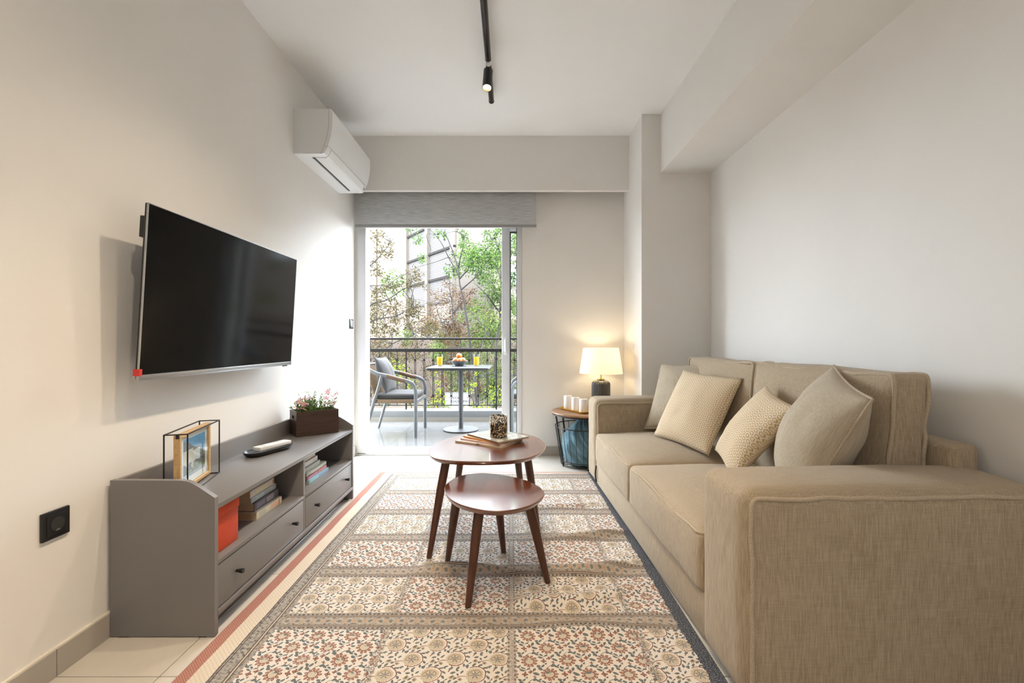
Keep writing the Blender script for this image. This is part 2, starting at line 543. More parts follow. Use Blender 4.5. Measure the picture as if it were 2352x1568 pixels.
        spk = col_mix((((cell2 * 0.038).sq() + d.sq()).sqrt() < 0.011) * (fine > 0.46), spk, (0.46, 0.31, 0.20))
        for o in (0.52, 0.62):
            spk = col_mix(((d - half * o).abs() < 0.0022), spk, DARK)
        spk = col_mix((d > half * 0.54) * (d < half * 0.60), spk, (0.54, 0.42, 0.31))
        spk = col_mix(((d - half * 0.80).abs() < 0.0035) * ((along * 380).sin() > 0.1), spk, DARK)
        return spk
    c = col_mix(dy < 0.050, c, band(dy, 0.050, x0))
    # borders: measured inwards from the edge
    def border(c, d, along):
        inner = col_mix(fine + mid * 0.9 > 0.92, (0.43, 0.38, 0.32), (0.24, 0.225, 0.215))
        inner = col_mix((mid > 0.60), inner, (0.11, 0.105, 0.105))
        c = col_mix(d < 0.185, c, inner)
        for o in (0.108, 0.116, 0.156, 0.166):
            c = col_mix((d - o).abs() < 0.0020, c, DARK)
        c = col_mix((d > 0.158) * (d < 0.164), c, (0.52, 0.43, 0.34))
        cream = col_mix(((along * 420).sin() * (d * 420).sin()) > 0.5, (0.69, 0.60, 0.485), (0.56, 0.47, 0.36))
        c = col_mix(d < 0.104, c, cream)
        rust = col_mix(((along + d) * 700).sin() > 0.3, (0.365, 0.150, 0.115), (0.46, 0.225, 0.175))
        c = col_mix(d < 0.046, c, rust)
        return c
    dl = (x0 + 1.02)
    dt = (3.575 - y0)
    c = border(c, dl, y0)
    c = border(c, dt * 1.9 + (dl < dt * 1.9) * 1.0, x0)
    dr = (0.655 - x0)
    navy = col_mix(fine > 0.55, (0.045, 0.055, 0.075), (0.13, 0.145, 0.17))
    c = col_mix((dr + (mid - 0.5) * 0.03) < 0.05, c, navy)
    # faded, uneven print
    vf = E(noise_tex(uvn.outputs[0], 620, 1))
    c = col_mix((fine - 0.50) * 1.5 + (vf - 0.5) * 0.9, c, (0.62, 0.57, 0.51))
    c = col_mix((0.52 - vf) * 2.0, c, (0.74, 0.71, 0.68), 'MULTIPLY')
    # woven twill
    tw = ((x0 * 1.0 + y0 * 0.7) * 1500).sin()
    c = col_mix((tw * 0.5 + fine) * 0.14, c, (0.45, 0.40, 0.34), 'MULTIPLY')
    base(m, c)
    bump(m, tw * 0.5 + fine, 0.25, 0.001)
    return m
M['rug'] = rug_material()

def ring_print():
    """cream cushion cloth printed with tan hexagon rings"""
    m = mat('hexagon_print', (0.7, 0.6, 0.45), 0.95, spec=0.1, sheen=0.1); E.nt = m.node_tree
    uvn = m.node_tree.nodes.new('ShaderNodeUVMap'); uvn.uv_map = 'UVMap'
    sp = m.node_tree.nodes.new('ShaderNodeSeparateXYZ'); m.node_tree.links.new(uvn.outputs[0], sp.inputs[0])
    x, y = E(sp.outputs[0]), E(sp.outputs[1])
    s = 0.0235
    def hexd(ox, oy):
        px = (((x + ox) / s).fract() - 0.5).abs() * 2
        py = (((y + oy) / (s * 1.732)).fract() - 0.5).abs() * 2 * 1.732
        return px.max(px * 0.5 + py * 0.866)
    d = hexd(0, 0).min(hexd(s * 0.5, s * 0.866))
    ring = ((d - 0.62).abs() < 0.14)
    f = E(noise_tex(uvn.outputs[0], 500, 2))
    c = col_mix(ring, (0.76, 0.67, 0.53), (0.50, 0.335, 0.15))
    c = col_mix((d < 0.50), c, (0.74, 0.63, 0.46))
    c = col_mix(f * 0.25, c, (0.5, 0.42, 0.32), 'MULTIPLY')
    base(m, c)
    bump(m, f, 0.3, 0.001)
    return m
M['rings'] = ring_print()

def speckle_glass():
    m = mat('leopard_glass', (0.02, 0.015, 0.01), 0.06, coat=0.6, coatr=0.03); E.nt = m.node_tree
    v = noise_tex(coords('Object', (42, 42, 38)), 1.0, 2, 0.5, 0.8)
    tc = m.node_tree.nodes.new('ShaderNodeTexCoord'); sp = m.node_tree.nodes.new('ShaderNodeSeparateXYZ')
    m.node_tree.links.new(tc.outputs['Object'], sp.inputs[0])
    z = E(sp.outputs[2])
    v2 = noise_tex(coords('Object', (95, 95, 85)), 1.0, 2, 0.5, 0.6)
    lo = ((E(v) - 0.5).abs() < 0.035)
    hi = ((E(v2) - 0.5).abs() < 0.055)
    cream = col_mix(z > 0.075, (0.60, 0.42, 0.20), (0.80, 0.76, 0.68))
    top = (z > 0.082)
    c = col_mix(lo * (1 - top) + hi * top, (0.014, 0.011, 0.010), cream)
    c = col_mix((E(v) > 0.66) * (1 - top), c, (0.09, 0.04, 0.015))
    base(m, c)
    return m
M['leopard'] = speckle_glass()

def roller_cloth():
    m = mat('roller_blind_cloth', (0.4, 0.4, 0.4), 0.9, spec=0.1); E.nt = m.node_tree
    v = noise_tex(coords('Object', (9, 9, 210)), 1.0, 4, 0.6)
    cc = ramp(v, [(0.35, (0.58, 0.585, 0.59)), (0.65, (0.84, 0.845, 0.85))])
    base(m, cc)
    tr = m.node_tree.nodes.new('ShaderNodeBsdfTranslucent'); mx = m.node_tree.nodes.new('ShaderNodeMixShader')
    m.node_tree.links.new(cc, tr.inputs[0]); mx.inputs[0].default_value = 0.5
    b = m.node_tree.nodes['Principled BSDF']; o = m.node_tree.nodes['Material Output']
    m.node_tree.links.new(b.outputs[0], mx.inputs[1]); m.node_tree.links.new(tr.outputs[0], mx.inputs[2]); m.node_tree.links.new(mx.outputs[0], o.inputs[0])
    return m
M['blind'] = roller_cloth()

def leaf_mat(name, stops, trans=0.45):
    m = bpy.data.materials.new(name); m.use_nodes = True; E.nt = m.node_tree; nt = m.node_tree
    g = nt.nodes.new('ShaderNodeNewGeometry')
    c = ramp(g.outputs['Random Per Island'], stops)
    base(m, c); nt.nodes['Principled BSDF'].inputs['Roughness'].default_value = 0.6; nt.nodes['Principled BSDF'].inputs['Specular IOR Level'].default_value = 0.12
    tr = nt.nodes.new('ShaderNodeBsdfTranslucent'); mx = nt.nodes.new('ShaderNodeMixShader')
    nt.links.new(c, tr.inputs[0]); mx.inputs[0].default_value = trans
    nt.links.new(nt.nodes['Principled BSDF'].outputs[0], mx.inputs[1]); nt.links.new(tr.outputs[0], mx.inputs[2])
    nt.links.new(mx.outputs[0], nt.nodes['Material Output'].inputs[0])
    return m

# ================================================================== THE ROOM
XL, XR, YB, YF, ZC = -1.405, 1.575, 4.12, -3.6, 2.81
def struct(o): o['kind'] = 'structure'; return o
fl = struct(box('floor', (XL - .2, YF - .2, -0.25), (XR + .2, YB + .33, -0.009), M['grout']))
def tile_field(parent, xs, ys, ztop, thick, gap, m):
    """one slab per tile; parent sits at its own centre, so positions are relative to it"""
    cache = {}
    for i in range(len(xs) - 1):
        for j in range(len(ys) - 1):
            sx, sy = round(xs[i+1] - xs[i] - gap, 4), round(ys[j+1] - ys[j] - gap, 4)
            if (sx, sy) not in cache: cache[(sx, sy)] = box_mesh((sx, sy, thick), 0.0012, 1, 'tile'); cache[(sx, sy)].materials.append(m)
            o = link('tile', cache[(sx, sy)], None, parent)
            o.location = Vector(((xs[i] + xs[i+1]) / 2, (ys[j] + ys[j+1]) / 2, ztop - thick / 2)) - Vector(parent.location)
xs = [XL, -1.08, -0.463, 0.154, 0.771, 1.388, XR]
ys = [YF] + [1.40 + 0.617 * k for k in range(-8, 5)] + [YB + 0.06]
ys = [y for y in ys if y >= YF]
tile_field(fl, xs, ys, 0.0, 0.009, 0.003, M['floor_tile'])

struct(box('ceiling', (XL - .2, YF - .2, ZC), (XR + .2, YB + .33, ZC + .25), M['ceil']))
wl = struct(box('wall_left', (XL - .2, YF - .2, -0.25), (XL, YB + .33, ZC), M['wall']))
wr = struct(box('wall_right', (XR, YF - .2, -0.25), (XR + .2, YB + .33, ZC), M['wall']))
struct(box('wall_front', (XL, YF - .2, -0.1), (XR, YF, ZC), M['wall']))
# back wall: inner leaf, pocket for the sliding door, outer leaf
DX0, DX1, DZ = -1.385, 0.105, 2.12
b = MB()
b.box((DX1, YB, 0), (XR, YB + .09, ZC)); b.box((XL, YB, DZ), (DX1, YB + .09, ZC)); b.box((XL, YB, 0), (DX0, YB + .09, DZ))
struct(b.build('wall_back', M['wall'], fix=False))
b = MB()
y0, y1 = YB + .20, YB + .33
b.box((XR - 0.05, y0, -1.4), (6.0, y1, 6.4)); b.box((DX1 - 0.02, y0, -0.25), (XR - 0.05, y1, 6.4)); b.box((-1.374, y0, 2.135), (DX1 - 0.02, y1, 6.4)); b.box((-6.0, y0, -1.4), (-1.374, y1, 6.4))
struct(b.build('wall_facade', M['ext'], fix=False))  # unseen upper and side stretches added to keep the sun off the balcony
struct(box('column', (1.03, 3.57, 0), (XR, YB, ZC), M['wall']))
struct(box('ceiling_beam', (1.18, YF, 2.352), (XR, 3.57, ZC), M['wall']))
struct(box('trim_1', (XL, 3.94, 2.338), (1.03, 3.985, ZC), M['wall']))

def skirting(name, axis, at_, lo, hi, joints, face):
    o = empty(name, (0, 0, 0)); struct(o)
    cuts = [lo] + [j for j in joints if lo < j < hi] + [hi]
    for a, c in zip(cuts, cuts[1:]):
        a += .001; c -= .001
        if axis == 'y': box('tile', (at_, a, 0.0), (at_ + face * .011, c, 0.084), M['base_tile'], o, 0.001, 1)
        else: box('tile', (a, at_, 0.0), (c, at_ + face * .011, 0.084), M['base_tile'], o, 0.001, 1)
    if axis == 'y': box('top_bead', (at_, lo, 0.084), (at_ + face * .010, hi, 0.089), M['caulk'], o)
    else: box('top_bead', (lo, at_, 0.084), (hi, at_ + face * .010, 0.089), M['caulk'], o)
    return o
jy = [1.40 + 0.617 * k for k in range(-8, 6)]
skirting('baseboard_left', 'y', XL, YF, YB, jy, 1)
skirting('baseboard_right', 'y', XR, YF, 3.57, jy, -1)
skirting('baseboard_back', 'x', YB, 0.115, 1.03, [0.70], -1)
skirting('baseboard_column', 'y', 1.03, 3.57, YB - .011, [], -1)

# ------------------------------------------------------------------ sliding balcony door
d = struct(empty('door_1', (-0.64, YB + .06, 0)))
def dbox(n, lo, hi, m, p=None, bev=0.002):
    o = Vector((-0.64, YB + .06, 0))
    return box(n, Vector(lo) - o, Vector(hi) - o, m, p or d, bev, 2)
dbox('frame_jamb', (-1.384, YB - .004, 0.012), (-1.308, YB + .10, 2.10), M['alu'])
dbox('frame_jamb', (0.062, YB - .004, 0.012), (0.104, YB + .10, 2.10), M['alu'])
dbox('frame_head', (-1.384, YB - .004, 2.088), (0.104, YB + .10, 2.118), M['alu'])
dbox('threshold', (-1.384, YB - .004, 0.0), (0.104, YB + .12, 0.022), M['alu'])
dbox('shutter_guide', (-1.372, YB + .13, 0.0), (-1.352, YB + .19, 2.12), M['silver'])
for zz in (0.92, 1.24): dbox('latch_keep', (-1.352, YB + .14, zz), (-1.342, YB + .165, zz + .09), M['black'])
pz0, pz1, py0, py1 = 0.024, 2.13, YB + .125, YB + .160
dbox('door_stile', (-0.080, py0, pz0), (-0.004, py1, pz1), M['alu'])
dbox('door_rail', (-0.004, py0, pz1 - .075), (1.40, py1, pz1), M['alu'])
dbox('door_rail', (-0.004, py0, pz0), (1.40, py1, pz0 + .075), M['alu'])
dbox('door_stile', (1.33, py0, pz0 + .075), (1.40, py1, pz1 - .075), M['alu'])
dbox('pane', (-0.004, py0 + .013, pz0 + .075), (1.33, py0 + .019, pz1 - .075), M['glass'], None, 0)
dbox('gasket', (-0.004, py0 + .004, pz0 + .075), (0.006, py1 - .004, pz1 - .075), M['gasket'], None, 0)
dbox('gasket', (-0.004, py0 + .004, pz1 - .085), (1.33, py1 - .004, pz1 - .075), M['gasket'], None, 0)
dbox('gasket', (0.056, YB + .02, 0.02), (0.062, YB + .09, 2.09), M['gasket'], None, 0)
h = dbox('handle', (-0.058, py0 - .006, 0.905), (-0.026, py0, 1.075), M['white'], None, 0.003)
hh = box('grip', (-0.007, -0.035, -0.06), (0.007, -0.006, 0.06), M['white'], h, 0.004, 3)

# roller blind in front of the door head
rb = empty('roller_blind', (-0.57, 4.03, 2.05), label='grey woven roller blind pulled a little way down over the balcony door', cat='blind')
bx0, bx1 = -0.80, 0.80
o = box('blind_cloth', (bx0, -.002, 0.012), (bx1, .002, 0.56), M['blind'], rb)
box('bottom_bar', (bx0 - .002, -.009, -0.012), (bx1 + .002, .009, 0.014), mat('blind_bar', (0.33, 0.33, 0.33), 0.5, 0.2), rb, 0.003)
b = MB(); b.tube([(bx0, 0.02, 0.58), (bx1, 0.02, 0.58)], 0.022, 14); b.build('roller_tube', M['white'], rb, 40)
b = MB()
for i in range(150): b.sphere((bx1 + .010, -.004 if i < 75 else .010, -1.10 + (i % 75) * 0.0215), 0.0022, 5, 4)
b.build('bead_chain', M['white'], rb, 180)
for sx in (bx0 - .006, bx1 + .006): box('bracket', (sx - .004, -.02, .53), (sx + .004, .07, .62), M['white'], rb, .002)

# ================================================================== SOFA
sofa = empty('sofa', (0.655, 1.27, 0), math.radians(1.35), label='long beige linen sofa with piped arms along the right wall', cat='sofa')
L = M['linen']
def pipe(parent, pts, r=0.0055, closed=True, name='piping', wob=0.0012):
    P = [Vector(p) for p in pts]
    P = [p + Vector((noise.noise(p * 14) * wob, noise.noise(p * 14 + Vector((9, 0, 0))) * wob, noise.noise(p * 14 + Vector((0, 7, 0))) * wob)) for p in P]
    b = MB(); b.tube(P, r, 7, closed)
    return b.build(name, M['linen_pipe'], parent, 180)
def loop(fn, w0, w1, h0, h1, r=0.03, step=0.03):
    """rounded rectangle resampled finely; fn maps (a, b) to a point"""
    pl = [( (w0+w1)/2 + a, (h0+h1)/2 + b_) for a, b_ in rrect(w1 - w0, h1 - h0, r, 4)]
    out = []
    for (a, b_), (c, d_) in zip(pl, pl[1:] + pl[:1]):
        n = max(1, int(math.hypot(c - a, d_ - b_) / step))
        for i in range(n): out.append(fn(a + (c - a) * i / n, b_ + (d_ - b_) * i / n))
    return out
SL = 2.25
near_arm = soft_box('arm', (0, 0, 0.012), (0.90, 0.28, 0.610), 0.042, L, sofa, (0.006, 0.004, 0.012), 12, 0.004, 1)
pipe(near_arm, loop(lambda a, b_: (a, 0.004, b_), 0.022, 0.882, 0.03, 0.588, 0.02), 0.0065, wob=0.006)
far_arm = soft_box('arm', (0, 2.00, 0.012), (0.90, SL, 0.610), 0.042, L, sofa, (0.006, 0.004, 0.012), 12, 0.004, 2)
pipe(far_arm, loop(lambda a, b_: (a, 1.997, b_), 0.024, 0.882, 0.03, 0.586, 0.03), 0.005, wob=0.004)
box('base', (0.012, 0.27, 0.012), (0.86, 2.01, 0.175), L, sofa, 0.012, 3)
soft_box('back_rail', (0.800, 0.205, 0.015), (0.900, 2.06, 0.690), 0.022, L, sofa, (0.002, 0.004, 0.006), 10, 0.003, 3)
for k, (ya, yb) in enumerate(((0.284, 1.150), (1.156, 1.996))):
    sc = soft_box('seat_cushion', (0.002, ya, 0.165), (0.74, yb, 0.372), 0.024, L, sofa, (0.012, 0.0, 0.05), 14, 0.005, 5 + k)
    pipe(sc, loop(lambda a, b_: (a - 0.003, b_, 0.366 + 0.006 * math.sin(b_ * 9)), 0.010, 0.725, ya + .008, yb - .008, 0.03), 0.005, wob=0.004)
for k, (ya, yb) in enumerate(((0.285, 1.135), (1.165, 1.99))):
    bc = soft_box('back_cushion', (0.635, ya, 0.385), (0.760, yb, 0.915), 0.018, L, sofa, (0.045, 0.008, 0.008), 14, 0.008, 9 + k, lean=0.045)
    for xx in (0.640, 0.758):
        pipe(bc, loop(lambda a, b_: (xx + 0.045 * (b_ - 0.385) / 0.53, a, b_ - 0.016 * math.sin(PI * (a - ya) / (yb - ya)) * (1 if b_ > .7 else 0)), ya + .002, yb - .002, 0.39, 0.916, 0.025), 0.0075, wob=0.007)
box('foot', (0.05, 0.05, 0.0), (0.10, 0.10, 0.012), M['black'], sofa); box('foot', (0.05, 2.15, 0.0), (0.10, 2.20, 0.012), M['black'], sofa)
box('foot', (0.80, 0.05, 0.0), (0.85, 0.10, 0.012), M['black'], sofa); box('foot', (0.80, 2.15, 0.0), (0.85, 2.20, 0.012), M['black'], sofa)
b = MB(); b.tube([(0.004, 1.975, 0.03), (-0.002, 1.972, 0.09), (0.004, 1.976, 0.145)], 0.006, 6); b.build('strap', M['black'], sofa, 60)

def pillow(name, bottom, e, up, w, h, t, m, label, group, piping=True, seed=0, pinch=0.07, fold=0.0, shear=0.0):
    """knife-edge cushion; bottom edge centre, e = along its width, up = along its height"""
    e = Vector(e).normalized(); up = Vector(up); up = (up - e * up.dot(e)).normalized(); nrm = e.cross(up)
    N = 26; vs = []; fs = []; uv = []
    def outline(u, v):
        x = u * (1 - pinch * (1 - v * v)) * w / 2
        z = v * (1 - pinch * (1 - u * u)) * h / 2
        return x + shear * z, z
    ids = {}
    for sgn in (1, -1):
        for i in range(N + 1):
            for j in range(N + 1):
                u, v = -1 + 2 * i / N, -1 + 2 * j / N
                edge = i in (0, N) or j in (0, N)
                if edge and sgn < 0: ids[(sgn, i, j)] = ids[(1, i, j)]; continue
                x, z = outline(u, v)
                th = t / 2 * ((1 - u*u) ** 0.55 * (1 - v*v) ** 0.55) * (1 + 0.12 * noise.noise(Vector((u*2.2, v*2.2, seed + sgn))))
                th += 0.0035 * noise.noise(Vector((u*6, v*6, seed*3 + sgn))) * (1 - u*u) * (1 - v*v)
                if fold: th -= fold * math.exp(-((u*0.7 + v*0.7 + 0.75) / 0.11) ** 2) * (1 - u*u) * (1 - v*v) * 2
                th = max(th, 0) if not edge else 0
                ids[(sgn, i, j)] = len(vs)
                vs.append(Vector((x, sgn * th, z + h / 2))); uv.append((x, z + (0.5 if sgn < 0 else 0)))
    for sgn in (1, -1):
        for i in range(N):
            for j in range(N):
                q = (ids[(sgn, i, j)], ids[(sgn, i+1, j)], ids[(sgn, i+1, j+1)], ids[(sgn, i, j+1)])
                fs.append(q[::-1] if sgn > 0 else q)
    o = mk(name, vs, fs, m, None, 180, uv)
    o.matrix_world = Matrix(((e.x, nrm.x, up.x, bottom[0]), (e.y, nrm.y, up.y, bottom[1]), (e.z, nrm.z, up.z, bottom[2]), (0, 0, 0, 1)))
    tag(o, label, 'cushion', group)
    if piping:
        ring = [(i, 0) for i in range(N)] + [(N, j) for j in range(N)] + [(N - i, N) for i in range(N)] + [(0, N - j) for j in range(N)]
        b = MB(); b.tube([vs[ids[(1, i, j)]] for i, j in ring], 0.0048, 7, True)
        b.build('piping', M['linen_pipe'] if m is not M.get('grey_c') else m, o, 180)
    return o
GP = 'scatter cushions on the sofa'
pillow('cushion', (1.09, 3.02, 0.430), (0.26, -0.33, 0.02), (0.20, 0.12, 0.46), 0.46, 0.50, 0.17, M['linen_pale'], 'plain pale beige cushion leaning on the far arm behind the patterned ones', GP, True, 1)
pillow('cushion', (0.995, 2.69, 0.420), (0.16, -0.47, -0.02), (0.20, 0.07, 0.40), 0.485, 0.47, 0.15, M['rings'], 'cream cushion with tan hexagon print, the farther of the two patterned ones', GP, False, 2, 0.05)
pillow('cushion', (1.02, 2.16, 0.425), (-0.10, -0.40, -0.05), (0.20, -0.06, 0.39), 0.41, 0.43, 0.15, M['rings'], 'cream cushion with tan hexagon print next to the large plain near cushion', GP, False, 3, shear=0.28)
pillow('cushion', (1.115, 1.84, 0.435), (-0.17, -0.42, -0.09), (0.19, 0.0, 0.44), 0.45, 0.50, 0.24, M['linen_pale'], 'large plain beige piped cushion behind the near sofa arm', GP, True, 4, fold=0.012)

# ================================================================== RUG
RX0, RX1, RY0, RY1 = -1.02, 0.655, 0.95, 3.575
feet_keep = [(-.38,2.157),(.153,2.53),(.079,2.77),(-.341,2.77),(-.292,2.119),(-.163,1.756),(-.032,2.215),(.159,1.936)]
def rug_h(x, y):
    h = 0.005
    def ridge(cx, cy, ang, sw, sl, a):
        dx, dy = x - cx, y - cy
        u = dx * math.cos(ang) + dy * math.sin(ang); v = -dx * math.sin(ang) + dy * math.cos(ang)
        v += 0.03 * math.sin(u * 7 + cx * 5)
        return a * math.exp(-(v / sw) ** 2 - (u / sl) ** 2)
    hh = ridge(0.30, 2.06, 0.08, 0.035, 0.28, 0.022) + ridge(0.22, 1.82, 0.22, 0.035, 0.30, 0.018) + ridge(0.42, 2.42, 0.12, 0.035, 0.22, 0.020)
    hh += ridge(-0.14, 2.03, -0.03, 0.022, 0.26, 0.016) + ridge(0.33, 2.85, 0.10, 0.04, 0.25, 0.014) + ridge(0.26, 1.66, 0.0, 0.04, 0.18, 0.012) + ridge(-0.30, 2.02, 0.25, 0.03, 0.10, 0.014)
    hh += ridge(0.52, 2.15, 0.5, 0.04, 0.12, 0.012) + ridge(-0.6, 1.47, 0.3, 0.02, 0.16, 0.006)
    hh += 0.0035 * (0.5 + 0.5 * noise.noise(Vector((x * 3.2, y * 5.5, 0)))) + 0.002 * noise.noise(Vector((x * 9, y * 9, 3)))
    for fx, fy in feet_keep:
        dd = math.hypot(x - fx, y - fy)
        hh *= 1 - math.exp(-(dd / 0.045) ** 2)
    e = min(x - RX0, RX1 - x, RY1 - y, 0.05) / 0.05
    return h + 1.4 * max(0, hh) * max(0.0, e)
nx, ny = 150, 230
vs = []; fs = []; uv = []
for j in range(ny + 1):
    for i in range(nx + 1):
        x = RX0 + (RX1 - RX0) * i / nx; y = RY0 + (RY1 - RY0) * j / ny
        ed = 0.004 * noise.noise(Vector((y * 4, 0, 0))) if i == 0 else 0
        vs.append((x + ed, y, rug_h(x, y))); uv.append((x, y))
for j in range(ny):
    for i in range(nx):
        a = j * (nx + 1) + i
        fs.append((a, a + 1, a + nx + 2, a + nx + 1))
ring = [i for i in range(nx + 1)] + [j * (nx + 1) + nx for j in range(1, ny + 1)] + [ny * (nx + 1) + i for i in range(nx - 1, -1, -1)] + [j * (nx + 1) for j in range(ny - 1, 0, -1)]
o0 = len(vs)
for r_ in ring: vs.append((vs[r_][0], vs[r_][1], 0.0005)); uv.append(uv[r_])
for k in range(len(ring)):
    k2 = (k + 1) % len(ring)
    fs.append((ring[k2], ring[k], o0 + k, o0 + k2))
rug = mk('rug', vs, fs, M['rug'], None, 60, uv)
tag(rug, 'large printed floral rug with rust and cream border on the floor', 'rug')

# ================================================================== COFFEE TABLES
def nest_table(label, top_z, outline, legs, r0, r1):
    cx = sum(p[0] for p in outline) / len(outline); cy = sum(p[1] for p in outline) / len(outline)
    t = empty('coffee_table', (cx, cy, 0), label=label, cat='table')
    lp = smooth_loop([(x - cx, y - cy, 0) for x, y in outline], 8)
    vs = []; fs = []; k = len(lp)
    prof = [(0.955, top_z - 0.022), (0.985, top_z - 0.012), (0.998, top_z - 0.004), (0.997, top_z - 0.0015), (0.990, top_z)]
    for s, z in prof:
        for p in lp: vs.append((p.x * s, p.y * s, z))
    for i in range(len(prof) - 1):
        for j in range(k):
            j2 = (j + 1) % k
            fs.append((i*k + j, i*k + j2, (i+1)*k + j2, (i+1)*k + j))
    fs.append(tuple(range(k))[::-1]); fs.append(tuple((len(prof)-1)*k + j for j in range(k)))
    mk('tabletop', vs, fs, M['walnut'], t, 30)
    for (tx, ty), (fx, fy) in legs:
        b = MB()
        b.tube([(tx - cx, ty - cy, top_z - 0.016), ((tx*2+fx)/3 - cx, (ty*2+fy)/3 - cy, top_z*2/3), (fx - cx, fy - cy, 0.0055)], [r0, r0*.97, r1], 16)
        b.build('leg', M['walnut_leg'], t, 50)
    return t
nest_table('taller walnut nesting table with magazines and a candle glass on top', 0.465,
    [(-.345,2.185),(-.13,2.145),(.075,2.20),(.188,2.42),(.155,2.70),(-.02,2.85),(-.25,2.80),(-.395,2.60),(-.425,2.36)],
    [((-.315,2.245),(-.385,2.157)), ((.085,2.40),(.153,2.53)), ((.03,2.66),(.079,2.77)), ((-.275,2.66),(-.341,2.77))], 0.0215, 0.0125)
nest_table('shorter walnut nesting table with bare top tucked before the taller one', 0.370,
    [(-.18,1.825),(-.05,1.772),(.08,1.835),(.15,1.985),(.085,2.155),(-.06,2.265),(-.17,2.285),(-.262,2.215),(-.298,2.08),(-.262,1.93)],
    [((-.235,2.05),(-.292,2.119)), ((-.125,1.855),(-.163,1.756)), ((-.065,2.12),(-.032,2.215)), ((.075,1.915),(.159,1.936))], 0.021, 0.0125)

# magazines on the taller table
def magazine(cx, cy, ang, z, w_, h_, t, cover, spine, label, extra=None):
    o = empty('magazine', (cx, cy, z), ang, label=label, cat='magazine', group='magazines on the coffee table')
    box('pages', (-w_/2 + .002, -h_/2 + .002, 0.0012), (w_/2 - .003, h_/2 - .003, t - .0012), M['paper'], o)
    box('back_cover', (-w_/2, -h_/2, 0), (w_/2, h_/2, 0.0012), spine, o)
    box('front_cover', (-w_/2, -h_/2, t - .0012), (w_/2, h_/2, t), cover, o)
    sp = box('spine', (-w_/2, -h_/2 - .0006, 0), (w_/2, -h_/2, t), spine, o)
    if extra: extra(o, w_, h_, t)
    return o
M['paper'] = paint('paper_edge', (0.62, 0.53, 0.42), 0.9, 0.08)
def cover_mat(name, a, b_, c, sc):
    m = mat(name, a, 0.25, coat=0.4, coatr=0.1); E.nt = m.node_tree
    v = noise_tex(coords('Object', sc), 1.0, 3, 0.6, 0.7)
    base(m, ramp(v, [(0.38, a), (0.52, b_), (0.66, c)]))
    return m
tz = 0.4655
sp_cream = mat('spine_cream', (0.55, 0.44, 0.31), 0.5); sp_dark = mat('spine_brown', (0.20, 0.12, 0.08), 0.5)
sp_orange = mat('spine_orange', (0.62, 0.24, 0.05), 0.5); sp_rose = mat('spine_rose', (0.50, 0.36, 0.32), 0.5)
def mark(o, w_, h_, t):
    for xx, ww in ((-0.012, .003), (0.0, .010), (0.012, .003)):
        box('spine_mark', (xx - ww/2, -h_/2 - .0011, t*.2), (xx + ww/2, -h_/2 - .0005, t*.85), M['black'], o)
magazine(-.119, 2.575, math.radians(-30), tz, 0.305, 0.228, 0.0095, cover_mat('cover_a', (0.7,0.66,0.6), (0.6,0.4,0.35), (0.8,0.75,0.7), (5,5,5)), sp_cream, 'bottom magazine of the pile with a cream spine and dark mark', mark)
magazine(-.100, 2.585, math.radians(-35), tz + .0098, 0.288, 0.222, 0.0075, cover_mat('cover_b', (0.75,0.7,0.72), (0.5,0.3,0.2), (0.8,0.78,0.76), (7,7,7)), sp_rose, 'second magazine from the bottom with a rose coloured spine')
magazine(-.088, 2.592, math.radians(-42), tz + .0176, 0.285, 0.222, 0.0075, cover_mat('cover_c', (0.8,0.76,0.7), (0.75,0.5,0.15), (0.82,0.8,0.76), (6,9,6)), sp_orange, 'third magazine from the bottom with an orange spine')
magazine(-.070, 2.583, math.radians(-50), tz + .0254, 0.282, 0.225, 0.0085, cover_mat('cover_d', (0.72,0.71,0.66), (0.30,0.30,0.27), (0.80,0.79,0.75), (9,9,9)), sp_dark, 'top magazine of the pile, glossy pale cover under the candle glass')
cg = empty('candle_glass', (-0.066, 2.545, tz + .0341), label='black and cream speckled glass tumbler standing on the magazines', cat='candle holder')
b = MB(); b.lathe([(0.044, 0.0), (0.0495, 0.004), (0.0505, 0.02), (0.0505, 0.114), (0.049, 0.117), (0.0465, 0.116), (0.0455, 0.10), (0.0450, 0.018), (0, 0.016)], 40)
b.build('tumbler', M['leopard'], cg, 40)
b = MB(); b.lathe([(0.0, 0.017), (0.0445, 0.017), (0.0445, 0.05), (0, 0.05)], 24); b.build('wax', mat('wax_dark', (0.35, 0.30, 0.22), 0.6), cg, 40)

# ================================================================== TV CONSOLE
CX0, CX1, CY0, CY1 = -1.392, -1.028, 1.583, 2.985
con = empty('tv_console', ((CX0 + CX1) / 2, (CY0 + CY1) / 2, 0), label='long low grey media console with open shelves and two drawers', cat='console')
co = Vector(con.location)
G = M['grey_lacquer']
def cb(n, lo, hi, m=G, p=None, bev=0.0012): return box(n, Vector(lo) - co, Vector(hi) - co, m, p or con, bev, 2)
prof = [(CX0, 0.004), (CX1, 0.004), (CX1, 0.486)] + [(CX1 - 0.055, 0.5225)] + [tuple(p) for p in ((CX1 - .082, .5375), (CX1 - .098, .5435), (CX1 - .118, .546))] + [(CX0, 0.547)]
for ya, yb in ((CY0, CY0 + .019), (CY1 - .019, CY1)):
    b = MB(); b.prism([(a - co.x, z) for a, z in prof], ya - co.y, yb - co.y, 'y'); b.build('side_panel', G, con, 25)
    for xx in (CX0 + .03, CX1 - .06): cb('foot_glide', (xx, ya + .002, 0.0), (xx + .03, yb - .002, 0.004), M['black'], None, 0)
ya, yb, ym = CY0 + .019, CY1 - .019, (CY0 + CY1) / 2
cb('top_board', (CX0 + .018, ya, 0.440), (CX1 - .002, yb, 0.457))
cb('back_panel', (CX0, ya, 0.03), (CX0 + .018, yb, 0.545))
